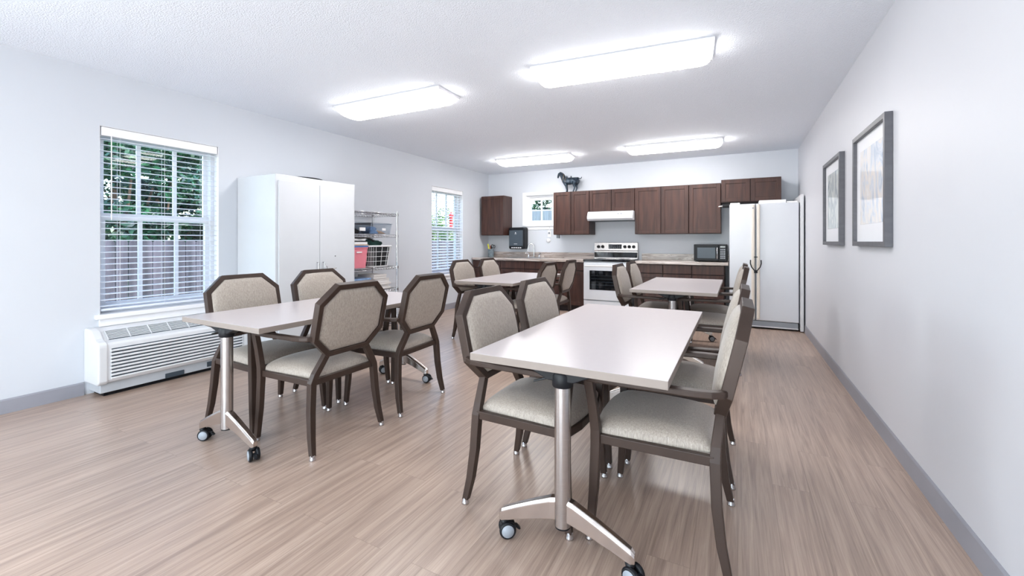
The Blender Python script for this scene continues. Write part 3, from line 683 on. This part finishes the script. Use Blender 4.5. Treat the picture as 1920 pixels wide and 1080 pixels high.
def bin_(x0, x1, y0, y1, z0, z1, name, m, label, cat, lid=None, taper=.9, t=.006, lidm=None):
    cx_, cy_ = (x0 + x1) / 2, (y0 + y1) / 2; r = empty(name, (cx_, cy_, z0)); tag(r, label, cat); a, b, h = (x1 - x0) / 2, (y1 - y0) / 2, z1 - z0
    def rect(k, z, d=0): return [(-a * k + d, -b * k + d, z), (a * k - d, -b * k + d, z), (a * k - d, b * k - d, z), (-a * k + d, b * k - d, z)]
    vs = rect(taper, 0) + rect(1, h) + rect(1, h, t) + rect(taper, t, t)
    fs = [(0, 3, 2, 1)] + [(i, (i + 1) % 4, 4 + (i + 1) % 4, 4 + i) for i in range(4)] + [(4 + i, 4 + (i + 1) % 4, 8 + (i + 1) % 4, 8 + i) for i in range(4)] + [(8 + i, 8 + (i + 1) % 4, 12 + (i + 1) % 4, 12 + i) for i in range(4)] + [(12, 13, 14, 15)]
    MB().add(vs, fs).build('tub', m, r, bevel=.004)
    MB().bar([(-a, -b, h - .006), (a, -b, h - .006), (a, b, h - .006), (-a, b, h - .006)], .014, .012, (0, 0, 1), closed=True).build('rim', m, r, bevel=.002)
    if lid: B(-a - .008, a + .008, -b - .008, b + .008, h, h + .02).build('lid', lidm or m, r, bevel=.006)
    return r
zs = .863
pk = bin_(XL + .07, XL + .47, 3.53, 3.79, zs + .002, 1.115, 'storage_bin', 'pink', 'pink plastic storage bin with blue lid on the wire shelving', 'bin', lid=True, lidm='blue')
B(.199, .203, -.04, .04, .185, .2).build('label_strip', 'chalk', pk)
# open laundry basket with a lattice wall
lb = empty('laundry_basket', (XL + .27, 4.04, zs + .002)); tag(lb, 'white lattice laundry basket beside the pink bin on the wire shelving', 'basket')
def bask(t_, f): # t_ height fraction 0..1
    a_ = .165 + .03 * t_; b_ = .17 + .045 * t_; an = f * 2 * math.pi; c_, s2 = math.cos(an), math.sin(an); e = .45
    return (a_ * math.copysign(abs(c_) ** e, c_), b_ * math.copysign(abs(s2) ** e, s2), .262 * t_)
w_ = MB(); NS = 32
for k in range(NS):
    w_.tube([bask(t_ / 4, k / NS) for t_ in range(5)], .003, 5)
for t_ in (.03, .27, .5, .73): w_.tube([bask(t_, k / 44) for k in range(44)], .003, 5, closed=True)
w_.build('lattice_wall', 'chalk', lb)
MB().tube([bask(1.0, k / 44) for k in range(44)], .010, 8, closed=True).build('rim', 'chalk', lb)
MB().prism([bask(.02, k / 44)[:2] for k in range(44)], .0, .006, 'z').build('bottom', 'chalk', lb)
o = MB(); 
n1 = 28; vs = []
for z_, f_ in ((.01, .965), (.12, .965), (.235, .965), (.25, .85), (.262, .4), (.265, .02)):
    for k in range(n1): p = bask(min(z_ / .262, 1), k / n1); vs.append((p[0] * f_, p[1] * f_, z_))
o.add(vs, [(i * n1 + k, i * n1 + (k + 1) % n1, (i + 1) * n1 + (k + 1) % n1, (i + 1) * n1 + k) for i in range(5) for k in range(n1)] + [tuple(range(n1))], 0, True)
o = o.build('folded_laundry', 'cloth', loc=(XL + .27, 4.04, zs + .006)); tag(o, 'black laundry filling the white lattice basket', 'clothes')
crumple(XL + .27, 4.02, 1.131, .13, .18, .07, 4, 'crumpled_cloth', 'green', 'crumpled dark green cloth heaped on the laundry basket', 'cloth')
for k, (m_, lab, dz) in enumerate((('tan', 'thin tan board lying on the pink storage bin', .012), ('chalk', 'white folded sheet on the tan board above the pink bin', .03), ('cloth', 'flat black folder between white sheets above the pink bin', .012), ('chalk', 'upper white folded sheet in the pile above the pink bin', .028))):
    z_ = 1.137 + [0, .013, .044, .057][k]
    tag(B(-.2, .19 - .008 * k, -.135, .15 - .008 * k, 0, dz).build('folded_sheet' if m_ != 'tan' else 'board', m_, bevel=.004, loc=(XL + .27, 3.665, z_)), lab, 'linen' if m_ != 'tan' else 'board', 'flat pile on the pink bin')
crumple(XL + .27, 3.68, 1.223, .17, .15, .028, 9, 'black_bag', 'cloth', 'flat black bag with strap on top of the folded sheets', 'bag')
MB_ = MB().tube([(XL + .4, 3.72, 1.232), (XL + .42, 3.8, 1.238), (XL + .43, 3.88, 1.215), (XL + .40, 3.95, 1.19)], .012, 8)
tag(MB_.build('bag_strap', 'cloth'), 'black strap looping from the bag over the laundry basket', 'strap')
# clear bins
b1 = bin_(XL + .08, XL + .46, 3.52, 3.87, 1.276, 1.42, 'clear_bin', 'clear', 'clear plastic bin with black items, second shelf, left one', 'bin')
b2 = bin_(XL + .08, XL + .46, 3.89, 4.22, 1.276, 1.42, 'clear_bin', 'clear', 'clear plastic bin with blue items, second shelf, right one', 'bin')
for b_ in (b1, b2): b_['group'] = 'clear bins on the wire shelving'
B(.186, .190, -.02, .07, .04, .08).build('paper_label', 'chalk', b1); B(.186, .190, -.01, .05, .05, .08).build('paper_label', 'chalk', b2)
crumple(XL + .27, 3.67, 1.285, .13, .10, .085, 11, 'bin_contents', 'cloth', 'tangled black items inside the left clear bin', 'supplies')
crumple(XL + .27, 4.0, 1.285, .13, .09, .08, 12, 'bin_contents', 'ltblue', 'blue and grey items inside the right clear bin', 'supplies')
crumple(XL + .30, 4.13, 1.285, .1, .055, .035, 14, 'bin_contents', 'tan', 'tan item at the far end inside the right clear bin', 'supplies')
# lower shelf
tag(B(-.18, .18, -.17, .17, 0, .16).build('flat_box', 'ltblue', bevel=.008, loc=(XL + .27, 3.70, .575)), 'pale blue box on the middle wire shelf, partly behind the chair', 'box')
for k in range(7):
    rx = random.Random(k).uniform(-.012, .012); w2 = .13 - (.02 if k > 4 else 0)
    tag(B(-.14, .15, -w2, w2, 0, .026).build('paper_ream', 'paper', bevel=.003, loc=(XL + .27 + rx, 4.09 - (.05 if k > 4 else 0) + rx, .576 + k * .027)), ['lowest white paper ream of the stack on the wire shelf', 'second white paper ream from the bottom of the stack', 'third white paper ream from the bottom of the stack', 'middle-height white paper ream, fourth up in the stack', 'fifth white paper ream, below the two narrower ones on top', 'lower of the two narrower white paper reams topping the stack', 'topmost narrow white paper ream of the stack on the wire shelf'][k], 'paper', 'stack of white paper reams')

# ------------------------------------------------------------------ kitchen
def shaker(parent, x0, x1, z0, z1, y, knob=None, name='door', plain=False):
    """raised frame door whose front faces -y; coordinates local to parent"""
    f = .055; mb = MB()
    if plain: mb.box(x0, x1, y - .02, y, z0, z1)
    else:
        mb.box(x0, x0 + f, y - .02, y, z0, z1).box(x1 - f, x1, y - .02, y, z0, z1).box(x0 + f, x1 - f, y - .02, y, z0, z0 + f).box(x0 + f, x1 - f, y - .02, y, z1 - f, z1)
    d = mb.build(name, 'wood', parent, bevel=.0025)
    if not plain:
        MB().box(x0 + f - .001, x1 - f + .001, y - .009, y - .001, z0 + f - .001, z1 - f + .001).build('panel', 'wood', d)
    return d
yf = YB - .36
def wall_cab(x0, x1, z0, z1, nd, label, depth=.34):
    r = empty('wall_cabinet', ((x0 + x1) / 2, YB, z0)); tag(r, label, 'cabinet', 'dark wood wall cabinets')
    a = (x1 - x0) / 2; h = z1 - z0
    B(-a + .001, a - .001, -depth, -.001, 0, h).build('carcass', 'wood', r, bevel=.0015)
    B(-a + .006, a - .006, -depth - .002, -depth, .006, h - .006).build('reveal', 'woodin', r)
    w0 = 2 * a / nd
    for k in range(nd): shaker(r, -a + k * w0 + .004, -a + (k + 1) * w0 - .004, .008, h - .008, -depth - .002)
    return r
ZB, ZT = 1.305, 2.062
wall_cab(-4.42, -3.925, ZB, ZT, 1, 'dark wood single-door wall cabinet in the left kitchen corner')
wall_cab(-2.905, -2.243, ZB, ZT, 2, 'dark wood two-door wall cabinet under the horse statue')
wall_cab(-2.24, -1.48, 1.69, ZT, 2, 'short dark wood wall cabinet above the range hood')
wall_cab(-1.477, -.66, ZB, ZT, 2, 'dark wood two-door wall cabinet right of the range hood')
wall_cab(-.657, -.215, ZB, ZT, 1, 'dark wood single-door wall cabinet above the microwave')
wall_cab(-.212, .553, 1.765, 2.105, 2, 'short raised dark wood wall cabinet above the refrigerator')
# base cabinets
def base_cab(x0, x1, cols, label, drawers=True):
    r = empty('base_cabinet', ((x0 + x1) / 2, YB, 0)); tag(r, label, 'cabinet', 'dark wood base cabinets')
    a = (x1 - x0) / 2
    B(-a, a, -.60, -.001, .1, .838).build('carcass', 'wood', r, bevel=.0015)
    B(-a, a, -.53, -.01, 0, .1).build('toe_kick', 'woodin', r)
    B(-a + .004, a - .004, -.602, -.6, .104, .834).build('reveal', 'woodin', r)
    w0 = 2 * a / cols
    for k in range(cols):
        xa, xb = -a + k * w0 + .006, -a + (k + 1) * w0 - .006
        shaker(r, xa, xb, .70, .828, -.602, name='drawer_front', plain=True)
        shaker(r, xa, xb, .115, .688, -.602)
base_cab(-4.44, -3.84, 1, 'dark wood base cabinet at the left end of the sink counter')
base_cab(-3.84, -2.86, 2, 'dark wood double base cabinet under the sink')
base_cab(-2.86, -2.25, 1, 'dark wood base cabinet left of the oven')
base_cab(-1.425, -1.0, 1, 'dark wood base cabinet right of the oven')
base_cab(-1.0, -.595, 1, 'dark wood base cabinet in the middle of the right counter')
base_cab(-.595, -.16, 1, 'dark wood base cabinet under the microwave')
def counter(x0, x1, label):
    r = empty('countertop', ((x0 + x1) / 2, YB, .838)); tag(r, label, 'countertop', 'marbled countertops'); a = (x1 - x0) / 2
    B(-a, a, -.64, -.001, 0, .042).build('slab', 'stone', r, bevel=.006, seg=3)
    B(-a, a, -.02, -.001, .042, .145).build('backsplash', 'stone', r, bevel=.003)
    return r
ct = counter(-4.455, -2.25, 'marbled grey and brown countertop with the sink')
counter(-1.43, -.11, 'marbled tan countertop under the microwave')
ZC = .88
# sink rim and faucet
sk = empty('kitchen_sink', (-3.42, YB - .33, ZC)); tag(sk, 'shallow stainless sink set into the marbled counter', 'sink')
MB().bar([(-.36, -.23, .002), (.36, -.23, .002), (.36, .21, .002), (-.36, .21, .002)], .025, .006, (0, 0, 1), closed=True).build('rim', 'steel', sk, bevel=.002)
B(-.35, .35, -.22, .2, .0008, .0018).build('basin', 'steel', sk)
fc = empty('faucet', (-3.41, YB - .09, ZC)); tag(fc, 'chrome gooseneck faucet with two handles behind the sink', 'faucet')
MB().box(-.13, .13, -.03, .03, 0, .012).build('base_plate', 'chrome', fc, bevel=.005)
MB().tube([(0, 0, .01), (0, 0, .2)] + [(0 - .05 + .05 * math.cos(a), -.02 * (1 - math.cos(a)), .2 + .06 * math.sin(a)) for a in [math.pi * k / 10 for k in range(1, 11)]] + [(-.105, -.045, .13)], .011, 10).build('spout', 'chrome', fc)
for s_ in (-1, 1):
    MB().lathe([(.018, .012), (.016, .04), (.012, .055)], (s_ * .11, 0, 0), n=12).tube([(s_ * .11, 0, .055), (s_ * .12, -.01, .075), (s_ * .165, -.03, .088)], .008, 8).build('handle', 'chrome', fc)
# towel dispenser
td = empty('towel_dispenser', (-3.735, YB, 1.04)); tag(td, 'dark grey paper towel dispenser on the wall left of the faucet', 'towel dispenser')
B(-.165, .165, -.2, -.001, 0, .415).build('casing', 'black', td, bevel=.03, seg=4)
B(-.145, .145, -.222, -.19, .055, .36).build('front_cover', 'dgrey', td, bevel=.012, seg=3)
ml = MB()
for k in range(5): ml.box(-.1 + k * .045, -.07 + k * .045, -.203, -.2, .018, .034)
ml.build('paper_slot', 'chalk', td)
ml = MB(); ml.box(-.035, .035, -.2235, -.222, .095, .101).prism([(-.012, .30), (.012, .30), (.009, .312), (.0, .326), (-.009, .312)], -.2235, -.222).box(-.02, .02, -.2235, -.222, .285, .289)
ml.build('printed_marks', 'chalk', td)
# pen cup
pc = empty('pen_cup', (-4.265, YB - .25, ZC)); tag(pc, 'blue-grey patterned cup holding scissors and markers on the counter corner', 'cup')
MB().lathe([(.05, 0), (.058, .01), (.062, .155), (.064, .16), (.058, .16), (.054, .02)], (0, 0, 0), n=24).build('cup', 'ceramic', pc)
mk = MB().tube([(0, 0, 0), (-.055, 0, .235)], .012, 8); o = mk.build('marker', 'yellow', loc=(-4.275, YB - .25, ZC + .02)); tag(o, 'yellow marker leaning left in the cup on the counter corner', 'marker')
mk = MB().tube([(0, 0, 0), (-.015, .02, .21)], .009, 8); o = mk.build('knife', 'orange', loc=(-4.27, YB - .255, ZC + .02)); tag(o, 'orange-handled tool standing in the cup on the counter corner', 'tool')
mk = MB().tube([(0, 0, 0), (.0, -.02, .2)], .011, 8); o = mk.build('pen', 'black', loc=(-4.25, YB - .245, ZC + .02)); tag(o, 'black pen standing in the middle of the cup', 'pen')
sc = MB().tube([(0, 0, 0), (.03, 0, .16)], .007, 6)
for c_ in ((.03, .195), (.068, .185)): sc.tube([(c_[0] + .021 * math.cos(a), 0, c_[1] + .03 * math.sin(a)) for a in [2 * math.pi * k / 14 for k in range(14)]], .006, 6, closed=True)
o = sc.build('scissors', 'black', loc=(-4.255, YB - .26, ZC + .02)); tag(o, 'black-handled scissors standing in the cup on the counter corner', 'scissors')
# plug-in bits under the window
pl = empty('wall_outlet', (-3.13, YB, 1.22)); tag(pl, 'white outlet with a plug and short cord strip under the kitchen window', 'outlet')
B(-.035, .035, -.008, -.001, .05, .17).build('cover_plate', 'chalk', pl, bevel=.003)
B(-.02, .015, -.03, -.008, .11, .14).build('plug', 'grey', pl, bevel=.005)
MB().tube([(-.0, -.02, .14), (.01, -.015, .2), (.0, -.014, .26)], .006, 6).build('cord', 'chalk', pl)
nl = empty('night_light', (-3.15, YB, 1.205)); tag(nl, 'small domed white night light on the wall below the outlet', 'night light')
MB().lathe([(.045, 0), (.042, -.02), (.028, -.038), (.01, -.045)], (0, 0, 0), 'y', 20).build('dome', 'chalk', nl)
oc = B(-.025, .025, -.05, .0, -.06, 0).build('hook_box', 'grey', bevel=.005, loc=(-2.865, YB - .2, ZB - .001)); tag(oc, 'small grey box fixed under the cabinet beneath the horse statue', 'box')
# hood
hd = empty('range_hood', (-1.86, YB, 1.535)); tag(hd, 'white range hood beneath the short cabinet above the stove', 'range hood')
MB().prism([(-.001, 0), (-.47, 0), (-.5, .03), (-.5, .06), (-.46, .14), (-.44, .152), (-.001, .152)], -.378, .378, 'x').build('shell', 'white', hd, bevel=.005)
B(-.36, .36, -.46, -.05, -.006, 0).build('filter', 'dgrey', hd)
sw = MB(); sw.box(.13, .155, -.487, -.47, .10, .115).box(.18, .205, -.487, -.47, .10, .115); sw.build('switch', 'grey', hd)
# range
rg = empty('electric_range', (-1.865, YB - .01, 0)); tag(rg, 'white and stainless electric range with black cooktop between the counters', 'stove')
B(-.378, .378, -.63, -.02, .02, .86).build('body', 'white', rg, bevel=.004)
ctp = B(-.382, .382, -.665, -.05, .86, .892).build('cooktop', 'blackg', rg, bevel=.006)
for (a, b, r_) in ((-.19, -.5, .1), (.19, -.5, .08), (-.19, -.22, .075), (.19, -.22, .1)):
    MB().lathe([(r_, .8922), (r_, .8928), (r_ - .006, .8928), (r_ - .006, .8922)], (a, b, 0), n=36).build('burner_ring', 'dgrey', ctp)
bgd = MB(); bgd.prism([(-.005, .89), (-.07, .89), (-.055, 1.02), (-.06, 1.03), (-.045, 1.165), (-.01, 1.17)], -.378, .378, 'x')
B(-.372, .372, -.068, -.04, .895, 1.0).build('vent_strip', 'blackg', rg, bevel=.004)
bgo = bgd.build('backguard', 'steel', rg, bevel=.004)
for x_ in (-.30, -.225, .16, .235, .31):
    MB().lathe([(.028, -.058), (.026, -.075), (.022, -.09), (.02, -.093)], (x_, 0, 1.095), 'y', 18).build('knob', 'black', bgo)
B(-.12, .105, -.062, -.05, 1.06, 1.135).build('display', 'blackg', bgo)
dg = MB()
for i in range(6):
    for j in range(2):
        if i in (2, 3) and j: continue
        dg.box(-.105 + i * .034, -.09 + i * .034, -.0635, -.062, 1.075 + j * .028, 1.082 + j * .028)
dg.build('display_marks', 'grey', bgo)
dr = B(-.372, .372, -.672, -.632, .235, .838).build('oven_door', 'white', rg, bevel=.008)
B(-.27, .27, -.675, -.668, .40, .715).build('oven_window', 'blackg', dr, bevel=.004)
rk = MB()
for k in range(4): rk.box(-.24, .24, -.677, -.6755, .48 + k * .05, .483 + k * .05)
rk.build('rack_line', 'dgrey', dr)
MB().tube([(-.33, -.672, .79), (-.33, -.71, .79), (-.31, -.715, .79), (.31, -.715, .79), (.33, -.71, .79), (.33, -.672, .79)], .013, 10).build('handle', 'chalk', dr)
B(-.372, .372, -.665, -.632, .05, .222).build('storage_drawer', 'white', rg, bevel=.006)
B(-.36, .36, -.6, -.1, 0, .05).build('kick', 'black', rg)
# microwave
mw = empty('microwave', (-.355, YB - .27, ZC)); tag(mw, 'black countertop microwave beside the refrigerator', 'microwave')
B(-.225, .225, -.17, .19, .012, .262).build('case', 'black', mw, bevel=.006)
do = B(-.222, .11, -.19, -.172, .016, .258).build('door', 'black', mw, bevel=.005)
B(-.175, .07, -.193, -.189, .055, .215).build('door_window', 'dgrey', do, bevel=.003)
MB().tube([(.095, -.19, .05), (.095, -.212, .055), (.095, -.212, .21), (.095, -.19, .215)], .007, 8).build('handle', 'chrome', do)
kp = B(.115, .222, -.188, -.172, .016, .258).build('control_panel', 'black', mw, bevel=.004)
B(.135, .2, -.19, -.187, .215, .238).build('display', 'blackg', kp)
bt = MB()
for i in range(3):
    for j in range(6): bt.box(.137 + i * .023, .154 + i * .023, -.19, -.187, .05 + j * .026, .066 + j * .026)
bt.build('buttons', 'grey', kp)
ft = MB()
for a in (-.18, .18):
    for b in (-.12, .14): ft.lathe([(.012, 0), (.014, .012)], (a, b, 0), n=10)
ft.build('feet', 'dgrey', mw)
# refrigerator
fr = empty('refrigerator', (.30, 6.70, 0)); tag(fr, 'white side-by-side refrigerator with cream handles against the right wall', 'refrigerator')
fx0, fx1 = -.395, .415
B(fx0 + .01, fx1 - .005, .062, .70, .02, 1.665).build('cabinet_body', 'white', fr, bevel=.006)
xm = -.077
dl = B(fx0, xm - .004, -.02, .058, .115, 1.70).build('door', 'white', fr, bevel=.012, seg=3); drr = B(xm + .004, fx1, -.02, .058, .115, 1.70).build('door', 'white', fr, bevel=.012, seg=3)
B(xm - .006, xm + .006, .0, .06, .115, 1.69).build('door_seal', 'dgrey', fr)
B(xm - .05, xm - .014, -.05, -.018, .135, 1.69).build('handle', 'cream', dl, bevel=.01, seg=3)
B(xm + .014, xm + .05, -.05, -.018, .135, 1.69).build('handle', 'cream', drr, bevel=.01, seg=3)
MB().lathe([(.011, -.056), (.011, -.05)], (xm - .032, 0, 1.64), 'y', 16).build('round_emblem', 'grey', dl)
B(fx0 + .01, fx1 - .005, .0, .06, .02, .108).build('toe_grille', 'grey', fr, bevel=.004)
B(fx0 + .01, fx1 - .005, -.004, .0, .028, .04).build('toe_strip', 'chalk', fr)
for a, b in ((fx0 + .01, fx0 + .13), (fx1 - .13, fx1 - .01)): B(a, b, .0, .10, 1.70, 1.722).build('hinge_cover', 'chalk', fr, bevel=.006)
lkk = empty('loop_lock', (.30 + xm, 6.64, .86)); tag(lkk, 'black loop lock joining the two refrigerator handles', 'lock')
MB().tube([(-.062, .0, .075), (-.064, -.01, .03), (-.05, -.015, -.02), (-.02, -.02, -.06), (0, -.022, -.08), (.02, -.02, -.06), (.05, -.015, -.02), (.064, -.01, .03), (.062, .0, .075)], .007, 8).build('cable', 'black', lkk)
B(-.02, .02, -.033, -.008, -.1, -.06).build('lock_body', 'black', lkk, bevel=.004)
B(-.022, .022, -.02, -.0, .11, .122).build('clip', 'black', lkk, bevel=.003)
tag(B(-.155, .155, -.12, .12, 0, .045).build('flat_box', 'chalk', bevel=.004, loc=(.42, 6.83, 1.701)), 'long flat white box lying on top of the refrigerator', 'box')
um = empty('umbrella', (-.1, 6.98, 1.682)); tag(um, 'black folded umbrella jutting left from the refrigerator top', 'umbrella')
MB().tube([(-.09, 0, .02), (.1, 0, .022), (.3, .0, .02)], [.022, .03, .02], 10).build('folded_canopy', 'cloth', um)
MB().tube([(-.14, 0, .012), (-.13, 0, .02), (-.09, 0, .02)], .012, 8).build('handle', 'steel', um)
# panel between refrigerator and wall
pn = empty('folded_table', (.748, 6.72, 0)); tag(pn, 'folded white table standing on edge between refrigerator and right wall', 'folded table')
B(-.018, .018, -.05, .66, .012, 1.80).build('top_panel', 'chalk', pn, bevel=.006)
B(-.022, -.018, .02, .6, .1, 1.7).build('folded_legs', 'grey', pn, bevel=.001)
B(-.018, .018, -.056, -.05, .012, 1.80).build('edge_band', 'hvac', pn, bevel=.002)

# ------------------------------------------------------------------ horse statue
hs = empty('horse_statue', (-2.645, YB - .19, ZT)); tag(hs, 'dark blue-black saddled horse statue on top of the wall cabinet', 'statue')
K = .0102
def hp(u, v, y=0): return ((u - 1069.4) * K, y, (360 - v) * K * .96)
# traced side profile points in hp units: (u, v)
vt = {}
nodes = [('pelvis', (1078.8, 338.6), .078), ('loin', (1074.5, 338.8), .068), ('belly', (1069.5, 339.2), .066), ('chest', (1063, 339.0), .072), ('breast', (1058.4, 337.4), .062),
         ('neck1', (1056.8, 332.6), .052), ('neck2', (1054.2, 328), .042), ('poll', (1050.8, 324.6), .029), ('brow', (1048.0, 324.6), .025), ('nose', (1046.6, 328.6), .019), ('muzzle', (1046.2, 332.2), .015)]
bm_v = []; bm_e = []; rad = []
def addv(p, r, par):
    bm_v.append(p); rad.append(r)
    if par is not None: bm_e.append((par, len(bm_v) - 1))
    return len(bm_v) - 1
prev = None; idx = {}
for nm, (u, v), r_ in nodes: prev = addv(hp(u, v), r_, prev); idx[nm] = prev
for sy in (-1, 1):
    du = .8 * sy
    a = addv(hp(1079.8 + du, 342, sy * .038), .045, idx['pelvis']); a = addv(hp(1078 + du, 346.5, sy * .040), .026, a); a = addv(hp(1079.6 + du, 351.5, sy * .040), .015, a); a = addv(hp(1077.6 + du, 356.5, sy * .040), .013, a); a = addv(hp(1076.6 + du, 359.0, sy * .040), .013, a)
    a = addv(hp(1060.5 - du, 343, sy * .034), .036, idx['chest']); a = addv(hp(1062.3 - du, 349, sy * .036), .019, a); a = addv(hp(1063.4 - du, 354, sy * .036), .014, a); a = addv(hp(1063.4 - du, 357, sy * .036), .013, a); a = addv(hp(1062.4 - du, 359.1, sy * .036), .013, a)
    e = addv(hp(1049.8, 322.6, sy * .012), .006, idx['poll']); addv(hp(1049.6, 320.8, sy * .016), .003, e)
t = addv(hp(1083.5, 334.2), .016, idx['pelvis']); t = addv(hp(1086, 335.4), .0095, t); t = addv(hp(1088.6, 335.6), .008, t); t = addv(hp(1090, 333.6), .007, t); t = addv(hp(1089.6, 332.3), .005, t)
me = bpy.data.meshes.new('horse_body'); me.from_pydata(bm_v, bm_e, []); ho = bpy.data.objects.new('horse_body', me); C.objects.link(ho); ho.parent = hs
sk_ = ho.modifiers.new('skin', 'SKIN')
for i, d in enumerate(me.skin_vertices[0].data): d.radius = (rad[i], rad[i]); d.use_root = (i == 0)
sb_ = ho.modifiers.new('sub', 'SUBSURF'); sb_.levels = 2; sb_.render_levels = 2; me.materials.append(M['horse'])
mn = MB()
for (u, v) in ((1051.4, 322.6), (1053.4, 323.6), (1055.6, 325.0), (1057.6, 327.0), (1059.4, 329.6)): p = hp(u, v); mn.lathe([(.004, -.02), (.013, -.008), (.014, .0), (.008, .014), (.002, .02)], p, n=10)
mn.build('mane', 'horse', hs)
sd = MB()
for k, (u, du_) in enumerate(((1062.3, 0),)):
    arc = []
    for i in range(13):
        a = math.radians(-55 + 290 * 0 + i * (290 / 12) - 0)
    prof = [(math.cos(R(t_)) * .066, math.sin(R(t_)) * .068) for t_ in range(-35, 216, 20)]
    vs = []
    for xx, sc_ in ((hp(1063.2, 0)[0], 1.03), (hp(1067, 0)[0], .98), (hp(1071.8, 0)[0], 1.03)):
        for (y_, z_) in prof: vs.append((xx, y_ * sc_, hp(0, 339.2)[2] + z_ * sc_))
    n_ = len(prof); sd.add(vs, [(i * n_ + k2, i * n_ + k2 + 1, (i + 1) * n_ + k2 + 1, (i + 1) * n_ + k2) for i in range(2) for k2 in range(n_ - 1)], 0, True)
sdo = sd.build('saddle', 'horse', hs); so2 = sdo.modifiers.new('solid', 'SOLIDIFY'); so2.thickness = .008
MB().tube([hp(1071, 333.2), hp(1070.4, 329.6)], [.016, .008], 8).tube([hp(1063.4, 332.6), hp(1062.2, 328.8)], [.016, .008], 8).build('saddle_horn', 'horse', sdo)
st = MB()
for u in (1061.6,):
    pts = [hp(u, 339.2, 0)] ; base = Vector(hp(u, 339.2))
    st.tube([(base.x, .064 * math.cos(a), base.z + .068 * math.sin(a)) for a in [2 * math.pi * k / 20 for k in range(20)]], .005, 6, closed=True)
st.tube([hp(1058.6, 326.5, -.036), hp(1058.3, 332, -.047), hp(1056, 338, -.045)], .005, 6)
st.build('harness', 'gold', hs)

# ------------------------------------------------------------------ pictures
def picture(y0, y1, z0, z1, art, label):
    r = empty('framed_picture', (XR, (y0 + y1) / 2, z0)); tag(r, label, 'picture', 'framed prints on the right wall'); a = (y1 - y0) / 2; h = z1 - z0; d = .038; f = .032
    MB().bar([(-d / 2 - .001, -a + f / 2, f / 2), (-d / 2 - .001, a - f / 2, f / 2), (-d / 2 - .001, a - f / 2, h - f / 2), (-d / 2 - .001, -a + f / 2, h - f / 2)], f, d, (1, 0, 0), closed=True).build('frame', 'pframe', r, bevel=.002)
    B(-.016, -.006, -a + .02, a - .02, .02, h - .02).build('mount', 'mat', r)
    B(-.0175, -.016, -a + .13, a - .13, .15, h - .12).build('print', art, r)
picture(3.157, 3.932, 1.155, 1.932, 'art1', 'nearer framed abstract print in pale blue and tan on the right wall')
picture(4.385, 5.15, 1.155, 1.932, 'art2', 'farther framed abstract print in grey-blue on the right wall')
